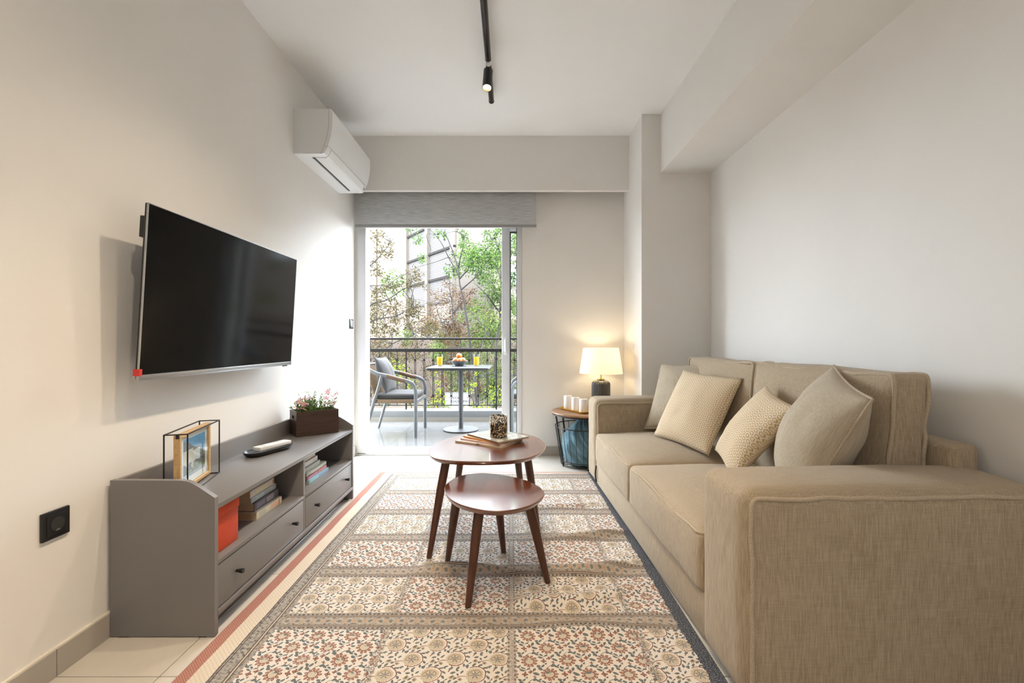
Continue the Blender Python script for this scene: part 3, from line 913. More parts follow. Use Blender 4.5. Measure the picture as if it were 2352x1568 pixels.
cb('divider', (CX0 + .018, ym - .009, 0.085), (CX1 - .006, ym + .009, 0.440))
cb('shelf', (CX0 + .018, ya, 0.242), (CX1 - .004, ym - .009, 0.258))
cb('shelf', (CX0 + .018, ym + .009, 0.242), (CX1 - .004, yb, 0.258))
cb('bottom_board', (CX0 + .018, ya, 0.066), (CX1 + .002, yb, 0.084))
cb('plinth', (CX1 - .075, ya, 0.0), (CX1 - .055, yb, 0.066))
for (da, db) in ((ya + .003, ym - .012), (ym + .012, yb - .003)):
    dr = cb('drawer', (CX1 - .022, da, 0.088), (CX1 - .005, db, 0.238))
    dc = Vector(dr.location) + co
    for yy in (da + 0.112, db - 0.112):
        kb = MB(); kb.lathe([(0.006, 0.0), (0.006, 0.008), (0.0075, 0.010), (0.0095, 0.024), (0.0085, 0.027), (0.0, 0.027)], 16)
        kb.build('knob', M['black'], dr, 40, loc=Vector((CX1 - .005, yy, 0.166)) - dc, rot=(0, PI / 2, 0))

# things on and in the console
orange = paint('orange_box_card', (0.60, 0.065, 0.018), 0.85, 0.22)
ob = empty('storage_box', (-1.165, 1.700, 0.2585), label='orange-red cardboard storage box on the near console shelf', cat='box')
box('box_body', (-.10, -.082, 0), (.10, .082, 0.150), orange, ob, .002); box('lid', (-.103, -.085, 0.130), (.103, .085, 0.176), orange, ob, .002)

def book(name_label, group, x1, y0_, z, depth, length, t, colr, stripe=None, ang=0.0, hard=False, pages=(0.50, 0.40, 0.27)):
    """lying book with its spine towards the room (+x)"""
    o = empty('book', (x1 - depth / 2, y0_ + length / 2, z), ang, label=name_label, cat='book', group=group)
    cm = paint('cover_' + str(len(bpy.data.materials)), colr, 0.45, 0.12); pm = paint('pages_' + str(len(bpy.data.materials)), pages, 0.9, 0.06)
    hx, hy = depth / 2, length / 2
    b = MB(); b.prism([(-hx + .001, .0018), (hx - .004, .0018), (hx - .002, t/2), (hx - .004, t - .0018), (-hx + .001, t - .0018), (-hx + .004, t/2)], -hy + .001, hy - .001, 'y')
    b.build('pages', pm, o, 20)
    b = MB(); b.box((-hx, -hy, 0), (hx - .002, hy, .0018)); b.box((-hx, -hy, t - .0018), (hx - .002, hy, t)); b.build('cover', cm, o)
    s = box('spine', (hx - .003, -hy, 0), (hx, hy, t), cm, o, .0012)
    if stripe:
        for a, c_, col in stripe:
            box('spine_print', (hx + .0001, -hy + a * length, t * .18), (hx + .0006, -hy + c_ * length, t * .82), mat('print', col, .5), o)
    return o
g1 = 'paperbacks piled on the near console shelf'; z = 0.2585
for lab, t, colr, st, dx, dy, ln, dp in (
    ('cream paperback at the bottom of the near shelf pile', .034, (.60,.53,.43), [(.10,.34,(.42,.44,.36)),(.55,.80,(.62,.42,.30)),(.86,.90,(.55,.12,.03))], .012, 0, .215, .135),
    ('dark slate paperback second from the bottom of the near pile', .036, (.085,.075,.095), [(.08,.42,(.16,.14,.18)),(.48,.78,(.30,.27,.30))], -.002, .008, .205, .13),
    ('pale blue-grey paperback third from the bottom of the near pile', .025, (.34,.39,.42), [(.15,.5,(.42,.50,.53)),(.7,.85,(.40,.44,.42))], -.012, 0, .21, .125),
    ('cream topped paperback with rust end crowning the near pile', .030, (.56,.51,.45), [(.2,.7,(.60,.54,.38)),(.93,.99,(.45,.16,.05))], -.014, -.004, .20, .13)):
    book(lab, g1, -1.105 + dx, 1.962 + dy, z, dp, ln, t, colr, st); z += t + .0004
g2 = 'books piled on the far console shelf'; z = 0.2585
for lab, t, colr, st, dx, dy, ln in (
    ('pale blue book at the bottom of the far shelf pile', .022, (.25,.47,.58), [(.05,.45,(.36,.62,.70)),(.55,.95,(.30,.45,.68))], .0, 0, .262),
    ('pink spined book second from the bottom of the far pile', .017, (.44,.12,.20), [(.05,.5,(.55,.25,.36)),(.55,.97,(.62,.25,.16))], -.008, -.002, .255),
    ('cream green book third from the bottom of the far pile', .018, (.52,.52,.42), [(.2,.8,(.58,.58,.48))], -.014, .0, .265),
    ('grey green worn book fourth from the bottom of the far pile', .024, (.36,.38,.34), [(.1,.9,(.44,.45,.41))], -.026, -.003, .205),
    ('off-white book fifth from the bottom of the far pile', .027, (.60,.56,.50), [(.2,.7,(.64,.61,.57))], -.036, -.012, .205),
    ('cream book with brown back on top of the far pile', .019, (.62,.57,.45), [(.3,.6,(.52,.47,.38))], -.044, -.020, .20)):
    book(lab, g2, -1.085 + dx, 2.455 + dy, z, .14, ln, t, colr, st); z += t + .0004

# glass cage photo frame
fr = empty('photo_frame', (-1.266, 1.822, 0.4575), math.radians(14.2), label='wood photo frame inside a thin black wire cage on the console', cat='photo frame')
FL, FD, FH = 0.312, 0.076, 0.230
b = MB(); e = 0.0021
def bar(b, p, q): b.box([min(a, c) - e for a, c in zip(p, q)], [max(a, c) + e for a, c in zip(p, q)])
z0 = e
for sx in (-FD/2, FD/2):
    for zz in (z0, FH): bar(b, (sx, -FL/2, zz), (sx, FL/2, zz))
    for sy in (-FL/2, FL/2): bar(b, (sx, sy, z0), (sx, sy, FH))
for sy in (-FL/2, FL/2):
    for zz in (z0, FH): bar(b, (-FD/2, sy, zz), (FD/2, sy, zz))
b.build('wire_cage', M['black_metal'], fr, fix=False)
fw = 0.013
for lo, hi in (((-.013, -FL/2 + .012, .006), (.009, -FL/2 + .012 + fw, FH - .006)), ((-.013, FL/2 - .012 - fw, .006), (.009, FL/2 - .012, FH - .006)),
               ((-.013, -FL/2 + .012 + fw, .006), (.009, FL/2 - .012 - fw, .006 + fw)), ((-.013, -FL/2 + .012 + fw, FH - .006 - fw), (.009, FL/2 - .012 - fw, FH - .006))):
    box('frame_bar', lo, hi, M['pine'], fr, .0008, 1)
box('mount', (-.003, -FL/2 + .0255, .0195), (0.0, FL/2 - .0255, FH - .0195), mat('white_mount', (.80, .80, .80), .8), fr)
def photo_mat():
    m = mat('travel_photo', (.5, .5, .5), .3); E.nt = m.node_tree
    tc = m.node_tree.nodes.new('ShaderNodeTexCoord'); sp = m.node_tree.nodes.new('ShaderNodeSeparateXYZ'); m.node_tree.links.new(tc.outputs['Object'], sp.inputs[0])
    yy, zz = E(sp.outputs[1]), E(sp.outputs[2])
    n = E(noise_tex(coords('Object'), 28, 3)); n2 = E(noise_tex(coords('Object'), 60, 3))
    c = col_mix(n2, (.07, .25, .55), (.22, .46, .72))
    c = col_mix(zz + yy * .35 < .035 + (n - .5) * .03, c, (.13, .13, .13))
    c = col_mix((zz < .03) * (yy < -.01 + (n - .5) * .05), c, (.58, .50, .38))
    c = col_mix((zz < .02) * (zz > -.025) * (yy > -.015) * (yy < .05), c, (.66, .68, .70))
    c = col_mix((zz < -.022) * (n > .45), c, (.07, .055, .045))
    c = col_mix((zz < -.035) * (yy > -.06) * (n2 > .5), c, (.17, .24, .05))
    c = col_mix(zz < -.062, c, (.30, .33, .38))
    base(m, c); return m
ph = box('photo', (0.0, -FL/2 + .062, .046), (.0008, FL/2 - .050, FH - .036), photo_mat(), fr)
box('glass_pane', (.0045, -FL/2 + .0255, .0195), (.006, FL/2 - .0255, FH - .0195), M['glass'], fr)
box('corner_clip', (-.004, -FL/2 + .008, FH - .018), (.006, -FL/2 + .0118, FH), M['black_metal'], fr)

# oval tray with remote
tr_ang = math.radians(-20)
ty_ = empty('oval_tray', (-1.250, 2.355, 0.4575), tr_ang, label='black oval tray on the console holding the white remote', cat='tray')
def capsule(wd, ln, n=10):
    r = wd / 2; return arc((0, ln/2 - r), r, 0, PI, n) + arc((0, -ln/2 + r), r, PI, 2*PI, n)
b = MB(); rings = [(.074, .225, 0.0), (.092, .252, .006), (.108, .272, .020), (.110, .274, .024), (.098, .262, .024), (.086, .248, .012), (.078, .236, .009)]
pl = [[(x, y, z) for x, y in capsule(w_, l_)] for w_, l_, z in rings]
k = len(pl[0]); vs = [p for r_ in pl for p in r_]; fs = []
for i in range(len(pl) - 1):
    for j in range(k): fs.append((i*k + j, i*k + (j+1) % k, (i+1)*k + (j+1) % k, (i+1)*k + j))
fs.append(tuple(range(k))[::-1]); fs.append(tuple((len(pl)-1)*k + j for j in range(k)))
mk('tray_dish', vs, fs, M['black'], ty_, 50)
rm = empty('remote_control', (-1.238, 2.372, 0.4815), math.radians(-22), label='white remote control lying on the black oval tray', cat='remote')
box('remote_body', (-.027, -.095, 0), (.027, .095, 0.018), M['white'], rm, .003)
for i in range(3):
    box('button', (-.017 + i * .013, -.060, 0.018), (-.009 + i * .013, -.054, 0.0188), mat('grey_print', (.35, .36, .37), .6), rm)
box('display', (-.018, .02, 0.018), (.018, .07, 0.0185), mat('pale_display', (.62, .64, .64), .3), rm)

# planter with artificial flowers
pb = empty('flower_planter', (-1.2295, 2.856, 0.4575), math.radians(39), label='dark wood box planter with pink flowers on the far end of the console', cat='planter')
w2, d2, H = 0.124, 0.080, 0.148
b = MB(); t = 0.009
b.box((-w2, -d2, 0.002), (w2, -d2 + t, H)); b.box((-w2, d2 - t, 0.002), (w2, d2, H)); b.box((-w2 + t, -d2 + t, 0.002), (w2 - t, d2 - t, 0.012))
for sx in (-1, 1):
    xa, xb = (-w2, -w2 + t) if sx < 0 else (w2 - t, w2)
    b.box((xa, -d2 + t, 0.002), (xb, d2 - t, 0.100)); b.box((xa, -d2 + t, 0.122), (xb, d2 - t, H))
    b.box((xa, -d2 + t, 0.100), (xb, -0.024, 0.122)); b.box((xa, 0.024, 0.100), (xb, d2 - t, 0.122))
b.build('box', M['dark_wood'], pb, fix=False)
box('soil', (-w2 + t, -d2 + t, 0.012), (w2 - t, d2 - t, 0.115), mat('dark_moss', (.03, .028, .018), .95), pb)
rnd = random.Random(5)
b = MB()
def blade(b, p, dirv, ln, wd, bend=0.3):
    dirv = Vector(dirv).normalized(); side = dirv.cross(Vector((rnd.uniform(-1, 1), rnd.uniform(-1, 1), rnd.uniform(-.3, 1)))).normalized()
    q = Vector(p) + dirv * ln * .5 + Vector((0, 0, bend * ln * .2)); r_ = Vector(p) + dirv * ln
    up = side.cross(dirv) * wd * .25
    b.add([p, q - side * wd / 2 + up, r_, q + side * wd / 2 + up, q], [(0, 1, 4), (1, 2, 4), (2, 3, 4), (3, 0, 4)])
stems = MB()
for i in range(58):
    px, py = rnd.uniform(-.105, .105), rnd.uniform(-.06, .06)
    hgt = rnd.uniform(.05, .135) * (1 - abs(px) * 2.2)
    tx, ty2 = px + rnd.uniform(-.03, .03), py + rnd.uniform(-.03, .03)
    p0 = Vector((px, py, .112)); p1 = Vector((tx, ty2, .118 + hgt))
    stems.tube([p0, (p0 + p1) / 2 + Vector((rnd.uniform(-.006, .006), 0, .004)), p1], .0009, 4)
    for q in range(12):
        f = rnd.uniform(.25, 1.0); a = rnd.uniform(0, 2 * PI)
        blade(b, p0.lerp(p1, f), (math.cos(a), math.sin(a), rnd.uniform(.3, 1.4)), rnd.uniform(.016, .032), .0065)
tag(stems.build('stems', mat('plant_stem', (.10, .16, .05), .6), pb, fix=False), kind='stuff')
tag(b.build('foliage', leaf_mat('planter_leaves', [(0, (.05, .10, .025)), (.5, (.12, .22, .055)), (1, (.30, .42, .12))], .3), pb, fix=False), kind='stuff')
pk = leaf_mat('pink_petals', [(0, (.55, .20, .30)), (.4, (.72, .42, .44)), (.75, (.78, .52, .42)), (1, (.40, .09, .22))], .35)
for (fx, fy, fz) in ((-.118,-.05,.168),(-.085,-.07,.163),(-.105,.0,.195),(-.09,-.03,.215),(-.06,-.02,.225),(-.075,-.06,.190),(-.035,-.03,.218),(.06,-.03,.215),(.075,.0,.245),(.10,-.01,.225),(.055,-.05,.185),(.105,-.04,.180),(.10,.03,.255),(.135,.02,.225),(.115,-.03,.205),(.15,.04,.235),(-.10,-.06,.200)):
    b = MB(); c0 = Vector((fx, fy, fz)); n = 5; tilt = Matrix.Rotation(rnd.uniform(-.9, .9), 3, 'X') @ Matrix.Rotation(rnd.uniform(-.9, .9), 3, 'Y')
    for i in range(n):
        a = 2 * PI * i / n; R_ = rnd.uniform(.018, .025)
        pts = [(0, 0, 0), (math.cos(a - .5) * R_ * .7, math.sin(a - .5) * R_ * .7, .006), (math.cos(a) * R_, math.sin(a) * R_, .003), (math.cos(a + .5) * R_ * .7, math.sin(a + .5) * R_ * .7, .006)]
        b.add([c0 + tilt @ Vector(p) for p in pts], [(0, 1, 2), (0, 2, 3)])
    b.sphere(c0 + tilt @ Vector((0, 0, .004)), .003, 6, 4)
    b.tube([c0, Vector((fx * .85, fy * .6, .115))], .0008, 4)
    b.build('flower', pk, pb, fix=False)

# ================================================================== TV
tv = empty('television', (-1.284, 2.146, 1.206), label='large black flat television tilted on a bracket on the left wall', cat='television')
tv.rotation_euler = (0, math.radians(3.4), 0)
hl, hh_ = 0.555, 0.310
box('shell', (-.012, -hl, -hh_), (-.003, hl, hh_), M['black'], tv, .003)
box('screen', (-.003, -hl + .004, -hh_ + .017), (0.0, hl - .004, hh_ - .003), M['screen'], tv)
b = MB(); b.box((-.004, -hl, -hh_ + .015), (.0012, -hl + .0035, hh_)); b.box((-.004, hl - .0035, -hh_ + .015), (.0012, hl, hh_)); b.box((-.004, -hl, hh_ - .0025), (.0012, hl, hh_))
b.build('bezel', M['silver'], tv, fix=False)
box('bottom_bar', (-.020, -hl, -hh_ - .004), (.004, hl, -hh_ + .016), M['silver'], tv, .002)
box('rear_module', (-.028, -hl + .002, .19), (-.012, -hl + .06, .265), M['black'], tv, .002)
box('receiver', (.000, hl - .10, -hh_ - .009), (.004, hl - .05, -hh_ - .003), M['black'], tv)
box('back_box', (-.055, -.40, -.24), (-.012, .40, .12), M['black'], tv, .006)
box('sticker', (-.018, -hl - .0008, -hh_ + .012), (.0045, -hl + .012, -hh_ + .036), M['red'], tv)
b = MB(); b.box((-.115, -.30, .05), (-.055, -.26, .14)); b.box((-.115, .26, .05), (-.055, .30, .14)); b.box((-.117, -.32, .02), (-.108, .32, .16))
b.build('wall_bracket', M['black_metal'], tv, fix=False)

# ================================================================== air conditioner
ac = empty('air_conditioner', (XL, 3.345, 2.247), label='white wall-mounted air conditioner above the balcony door side', cat='air conditioner')
def acp(pts): return smooth_path([(a, b_, 0) for a, b_ in pts], 3)
prof = [(0, 0), (0.185, 0)] + [(p.x, p.y) for p in acp([(0.198, .006), (0.222, .050), (0.243, .120), (0.253, .200), (0.254, .270)])] + [(0.249, .285), (0.240, .290), (0, .290)]
b = MB(); b.prism(prof, -0.395, 0.395, 'y'); b.build('case', M['white'], ac, 25)
b = MB(); b.box((0.094, -.335, -.0008), (0.116, .335, .004)); b.build('air_slot', M['slot'], ac, fix=False)
b = MB(); b.prism([(0.100, -.0040), (0.106, -.0040), (0.106, .001), (0.100, .001)], -.33, .33, 'y'); b.build('slot_lip', M['silver'], ac)
fp = [(0.116, -.0035), (0.186, -.0035), (0.2015, .006), (0.2235, .047), (0.2215, .048), (0.199, .008), (0.185, .0005), (0.116, .0005)]
b = MB(); b.prism(fp, -.335, .335, 'y'); b.build('flap', M['white'], ac, 25)
b = MB()
seam = [(p.x - .018, p.y) for p in acp([(0.192, .0), (0.216, .052), (0.236, .120), (0.247, .200), (0.2465, .292)])]
for (a0, c0), (a1, c1) in zip(seam, seam[1:]):
    for yy in (-.3955, .3955):
        b.tube([(a0, yy, c0), (a1, yy, c1)], .0009, 4)
b.tube([(0.2245, -.40, .050), (0.2245, .40, .050)], .0011, 4); b.tube([(0.200, -.3958, .050), (0.2235, -.3958, .046)], .0009, 4)
b.build('seam', mat('ac_seam', (.35, .35, .35), .6), ac, fix=False)
box('indicator', (0.210, .350, .012), (0.2165, .375, .034), mat('ac_mark', (.55, .57, .62), .4), ac)

# ================================================================== wall fittings
so = empty('wall_socket', (XL, 1.400, 0.470), label='black square power socket low on the left wall', cat='socket')
box('plate', (0, -.043, -.043), (.010, .043, .043), M['black'], so, .003)
box('insert', (.010, -.031, -.031), (.0125, .031, .031), M['black'], so, .001)
b = MB(); b.lathe([(0.0195, 0.0), (0.0215, 0.0), (0.0215, 0.002), (0.0195, 0.002)], 24); b.build('socket_rim', M['gasket'], so, 40, loc=(.0122, 0, 0), rot=(0, PI/2, 0))
b = MB(); b.lathe([(0.0, 0.0), (0.0195, 0.0), (0.0195, 0.0004), (0, 0.0004)], 24); b.build('socket_well', M['slot'], so, 40, loc=(.0126, 0, 0), rot=(0, PI/2, 0))
box('earth_clip', (.0128, -.006, -.0195), (.0145, .006, -.0145), M['chrome'], so)
sw = empty('light_switch', (XL, 4.010, 1.185), label='black framed light switch on the left wall beside the balcony door', cat='switch')
box('plate', (0, -.043, -.043), (.009, .043, .043), M['black'], sw, .003); box('rocker', (.009, -.028, -.030), (.014, .028, .030), M['silver'], sw, .002)

# ================================================================== track light
tk = empty('track_light', (-0.135, 1.6, 2.755), label='black tubular ceiling track with hanging spotlights', cat='lamp')
b = MB(); b.tube([(0, -1.9, 0), (0, 1.66, 0)], .0195, 20); b.build('rail', M['gloss_black'], tk, 40)
b = MB(); b.tube([(0, 1.66, 0), (0, 1.668, 0)], .0205, 20); b.build('end_cap', M['black_metal'], tk, 40)
for yy in (-1.5, -.4, .75, 1.5):
    b = MB(); b.tube([(0, yy, 0.015), (0, yy, 0.056)], .009, 10); b.build('rail_mount', M['black_metal'], tk, 40)
bulb = mat('spot_emitter', (1, .85, .6), .5, emc=(1.0, .70, .34), ems=10.0)
def spot(y, tilt_y, tilt_x, energy, size=95, colour=(1.0, .82, .60)):
    b = MB(); b.lathe([(0.021, -.022), (0.021, .022)], 18); b.build('rail_clip', M['chrome'], tk, 40, loc=(0, y, 0), rot=(PI/2, 0, 0))
    b = MB(); b.tube([(0, y, -.015), (0, y, -.062)], .0055, 10); b.build('stem', M['chrome'], tk, 40)
    sp = empty('spotlight_head', (0, y, -.060)); sp.parent = tk; sp.rotation_euler = (tilt_x, tilt_y, 0)
    b = MB(); b.lathe([(0.0, 0.006), (0.022, 0.005), (0.0285, 0.0), (0.0285, -.135), (0.0255, -.135), (0.0250, -.118)][::-1], 28); b.build('can', M['black_metal'], sp, 40)
    b = MB(); b.lathe([(0.0, -.119), (0.0248, -.119), (0.0248, -.1165), (0, -.1165)], 24); b.build('lens', bulb, sp, 40)
    ld = bpy.data.lights.new('spot_light', 'SPOT'); ld.energy = energy; ld.color = colour; ld.spot_size = math.radians(size); ld.spot_blend = .85; ld.shadow_soft_size = .028
    lo = bpy.data.objects.new('spot_light', ld); COL.objects.link(lo); lo.parent = sp; lo.location = (0, 0, -.140)
spot(1.20, 0.05, -0.30, 18, 105)
spot(0.25, 0.30, 0.05, 20, 100)
spot(-0.35, 0.12, 0.06, 30, 88, (1.0, .74, .44))
spot(-1.05, 0.30, 0.40, 14, 100)
# unseen fill lamps, added behind the camera to brighten the room
for k, (lx, ly) in enumerate(((0.1, -0.9), (0.1, -2.5))):
    cl = empty('fill_lamp', (lx, ly, ZC), label=('added round fill lamp behind the camera, nearest the living room' if k == 0 else 'added round fill lamp behind the camera, at the far end'), cat='lamp', group='added fill lamps behind the camera')
    b = MB(); b.lathe([(0.0, -.05), (0.20, -.05), (0.215, -.04), (0.215, 0.0), (0, 0)], 32); b.build('body', M['white'], cl, 40)
    ld = bpy.data.lights.new('fill_light', 'AREA'); ld.shape = 'DISK'; ld.size = .40; ld.energy = 6.5; ld.color = (1.0, .93, .85)
    lo = bpy.data.objects.new('fill_light', ld); COL.objects.link(lo); lo.parent = cl; lo.location = (0, 0, -.056)

# ================================================================== side table with basket
stb = empty('basket_table', (0.635, 3.822, 0), label='round wooden side table on a black wire basket behind the sofa', cat='table')
b = MB(); b.lathe([(0.0, .428), (0.276, .428), (0.288, .436), (0.290, .444), (0.288, .448), (0.282, .4495), (0, .4495)], 64); b.build('tabletop', M['table_wood'], stb, 40)
b = MB(); b.lathe([(0.268, .420), (0.280, .420), (0.280, .429), (0.268, .429)], 48); b.build('top_rim', M['black_metal'], stb, 40)
def ringpts(R, z, n=48): return [(R * math.cos(2*PI*i/n), R * math.sin(2*PI*i/n), z) for i in range(n)]
def rad(z): return 0.205 + (0.258 - 0.205) * z / 0.33
for z, rr in ((.012, .0035), (.05, .003), (.325, .004)):
    b = MB(); b.tube(ringpts(rad(z), z), rr, 6, True); b.build('hoop', M['black_metal'], stb, 180)
for i in range(26):
    a = 2 * PI * (i + .5) / 26
    if i % 26 in (4, 12, 17, 21, 25): pass
    b = MB(); r0_, r1_ = rad(.012), rad(.325)
    b.tube([(r0_*math.cos(a), r0_*math.sin(a), .010), (r1_*math.cos(a), r1_*math.sin(a), .330)], .0021, 5); b.build('wire', M['black_metal'], stb, 180)
for a in (math.radians(198), math.radians(266), math.radians(330), math.radians(60), math.radians(130)):
    b = MB(); c_, s_ = math.cos(a), math.sin(a)
    b.tube([(rad(0)*c_, rad(0)*s_, 0.0), (rad(.43)*c_, rad(.43)*s_, .430)], .008, 8, flat=(1, 1)); b.build('leg', M['black_metal'], stb, 50)
b = MB()
for i in range(7):
    yy = -.18 + .06 * i; xx = math.sqrt(max(0, .205**2 - yy**2)); b.tube([(-xx, yy, .014), (xx, yy, .014)], .002, 5); b.tube([(yy, -xx, .014), (yy, xx, .014)], .002, 5)
b.build('bottom_grid', M['black_metal'], stb, 180)

# folded blue blanket in the basket
m_bl = fabric('blue_cotton', (0.165, 0.285, 0.345), (0.105, 0.195, 0.245), 300, 120)
vs = []; fs = []; na, nz = 140, 60
prof_b = [(0.0, .018), (.13, .019), (.185, .03), (.200, .07), (.205, .14), (.190, .22), (.155, .29), (.105, .345), (.06, .385), (.0, .398)]
for i in range(nz + 1):
    t = i / nz * (len(prof_b) - 1); k = min(int(t), len(prof_b) - 2); f = t - k
    r_ = prof_b[k][0] * (1 - f) + prof_b[k+1][0] * f; z = prof_b[k][1] * (1 - f) + prof_b[k+1][1] * f
    for j in range(na):
        a = 2 * PI * j / na
        q_ = Vector((math.cos(a + z * 5.0) * 1.9, math.sin(a + z * 5.0) * 1.9, z * 3 + 3))
        fold = 0.10 * noise.noise(q_) - 0.26 * abs(noise.noise(q_ * 1.7 + Vector((0, 4, 0)))) - 0.10 * abs(noise.noise(q_ * 3.7 + Vector((3, 1, 0)))) + 0.10
        rr = r_ * (1 + fold * 1.6)
        rr = min(rr, rad(z) - .012)
        vs.append((.018 + rr * math.cos(a), rr * math.sin(a), z + 0.010 * noise.noise(Vector((a, z * 9, 1))) * (1 if 0 < i < nz else 0)))
for i in range(nz):
    for j in range(na): fs.append((i*na + j, i*na + (j+1) % na, (i+1)*na + (j+1) % na, (i+1)*na + j))
o = mk('blanket', vs, fs, m_bl, None, 180, loc=(0.635, 3.822, 0))
tag(o, 'crumpled blue cotton blanket stuffed into the wire basket', 'blanket')

# yellow tray and three candles
yt = mat('mustard_enamel', (0.62, 0.33, 0.03), .3)
tro = empty('candle_tray', (0.552, 3.815, 0.4498), math.radians(28.5), label='mustard yellow oblong tray holding the candles on the side table', cat='tray')
rings = [(.115, .325, .030, 0.0), (.128, .340, .034, .006), (.140, .352, .036, .014), (.136, .348, .035, .014), (.124, .336, .033, .007), (.112, .322, .030, .0035)]
pl = [[(x, y, z) for x, y in rrect(w_, l_, r_, 6)] for w_, l_, r_, z in rings]; k = len(pl[0]); vs = [p for r_ in pl for p in r_]; fs = []
for i in range(len(pl) - 1):
    for j in range(k): fs.append((i*k + j, i*k + (j+1) % k, (i+1)*k + (j+1) % k, (i+1)*k + j))
fs.append(tuple(range(k))[::-1]); fs.append(tuple((len(pl)-1)*k + j for j in range(k)))
mk('tray_dish', vs, fs, yt, tro, 50)
wax = mat('white_wax', (.84, .81, .78), .45)
for (x, y, h_, lab) in ((.497, 3.920, .112, 'white pillar candle at the left end of the yellow tray'), (.5495, 3.822, .108, 'white pillar candle in the middle of the yellow tray'), (.600, 3.727, .106, 'white pillar candle nearest the sofa on the yellow tray')):
    cd = empty('candle', (x, y, 0.4535), label=lab, cat='candle', group='candles on the yellow tray')
    b = MB(); b.lathe([(0.0345, 0.0), (0.0355, .002), (0.0355, h_ - .003), (0.0335, h_), (0.020, h_ - .002), (0.0, h_ - .004)], 32); b.build('wax', wax, cd, 40)
    b = MB(); b.tube([(0, 0, h_ - .004), (0.001, 0, h_ + .006)], .0009, 5); b.build('wick', M['black'], cd)

# table lamp
lp_ = empty('table_lamp', (0.778, 3.905, 0.4498), label='table lamp with ribbed dark ceramic base and glowing cream shade', cat='lamp')
cer = mat('ribbed_ceramic', (0.040, 0.036, 0.032), .16, coat=.6, coatr=.05)
pr = [(0.060, 0.0), (0.070, .004)] + [(0.0775, .012 + .2 * i / 10) for i in range(11)] + [(0.076, .222), (0.070, .234), (0.058, .243), (0.045, .248), (0.034, .250), (0.034, .254), (0, .254)]
b = MB(); b.lathe(pr, 144, rib=lambda a, z: 0.045 * (abs(math.sin(a * 18)) - .5) * (1 if .006 < z < .243 else 0)); b.build('base', cer, lp_, 60)
brass = mat('brass', (.55, .42, .20), .25, 1.0)
b = MB(); b.lathe([(0.032, .254), (0.032, .260), (0.016, .268), (0.006, .272), (0.006, .300), (0.014, .304), (0.014, .345), (0, .345)], 24); b.build('neck', brass, lp_, 40)
def shade_mat():
    m = bpy.data.materials.new('lamp_shade_cloth'); m.use_nodes = True; nt = m.node_tree
    bs = nt.nodes['Principled BSDF']; bs.inputs['Base Color'].default_value = (.86, .80, .68, 1); bs.inputs['Roughness'].default_value = .9
    bs.inputs['Emission Color'].default_value = (1.0, .90, .70, 1); bs.inputs['Emission Strength'].default_value = .25
    tr = nt.nodes.new('ShaderNodeBsdfTranslucent'); tr.inputs[0].default_value = (.88, .80, .64, 1)
    mx = nt.nodes.new('ShaderNodeMixShader'); mx.inputs[0].default_value = .5
    nt.links.new(bs.outputs[0], mx.inputs[1]); nt.links.new(tr.outputs[0], mx.inputs[2]); nt.links.new(mx.outputs[0], nt.nodes['Material Output'].inputs[0])
    return m
b = MB(); b.lathe([(0.183, .308), (0.1835, .308), (0.150, .524), (0.1485, .524), (0.1815, .309)], 64)
n64 = 64
o = mk('lamp_shade', [v for v in b.v], [f for f in b.f if len(f) == 4], shade_mat(), lp_, 60)
b = MB(); b.sphere((0, 0, .385), .030, 14, 10, (1, 1, 1.25)); b.build('bulb', mat('bulb_glow', (1, .9, .7), .4, emc=(1, .80, .50), ems=6.0), lp_, 180)
ld = bpy.data.lights.new('lamp_bulb_light', 'POINT'); ld.energy = 1.1; ld.color = (1.0, .80, .52); ld.shadow_soft_size = .045
lo = bpy.data.objects.new('lamp_bulb_light', ld); COL.objects.link(lo); lo.parent = lp_; lo.location = (0, 0, .435)

# ================================================================== BALCONY
bf = struct(box('floor_balcony', (-3.0, YB + .33, -0.30), (3.0, 6.10, -0.012), M['grout']))
tile_field(bf, [-3.0 + .6 * i for i in range(11)], [YB + .33, 4.98, 5.58, 5.85], 0.0, 0.012, 0.002, M['balcony_tile'])
# marble sill inside the door opening
struct(box('trim_2', (-1.374, YB + .12, -0.009), (DX1 - .02, YB + .33, 0.004), paint('marble_sill', (.58, .57, .55), .12, .08)))
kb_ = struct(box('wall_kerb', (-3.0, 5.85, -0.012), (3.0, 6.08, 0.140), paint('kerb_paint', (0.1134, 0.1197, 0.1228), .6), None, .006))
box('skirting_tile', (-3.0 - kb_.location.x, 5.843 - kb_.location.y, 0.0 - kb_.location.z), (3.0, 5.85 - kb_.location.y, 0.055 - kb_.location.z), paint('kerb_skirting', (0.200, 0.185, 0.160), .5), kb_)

rl = empty('balcony_railing', (-0.182, 5.955, 0.140), label='dark wrought iron balcony railing with arrow shaped balusters', cat='railing')
I_ = M['iron']
x0, x1 = -2.8, 2.9
box('handrail', (x0, -.024, .755), (x1, .024, .798), I_, rl, .004)
b = MB(); b.tube([(x0, 0, .926), (x1, 0, .926)], .0125, 10); b.build('upper_rail', I_, rl, 40)
box('bottom_rail', (x0, -.008, .052), (x1, .008, .062), I_, rl)
bm_ = MB()
def curls(b, z, s, w_=0.0):
    for sx in (-1, 1):
        pts = [(sx * .004, 0, z), (sx * .010, 0, z + s * .016), (sx * .020, 0, z + s * .030), (sx * .031, 0, z + s * .037)]
        b.tube(smooth_path(pts, 3), .0035, 5)
bm_.tube([(0, 0, .062), (0, 0, .190)], .0052, 6); bm_.tube([(0, 0, .640), (0, 0, .756)], .0052, 6)
for sx in (-.0085, .0085): bm_.tube([(sx, 0, .170), (sx, 0, .655)], .0046, 6)
bm_.box((-.014, -.009, .172), (.014, .009, .190)); bm_.box((-.014, -.009, .635), (.014, .009, .655))
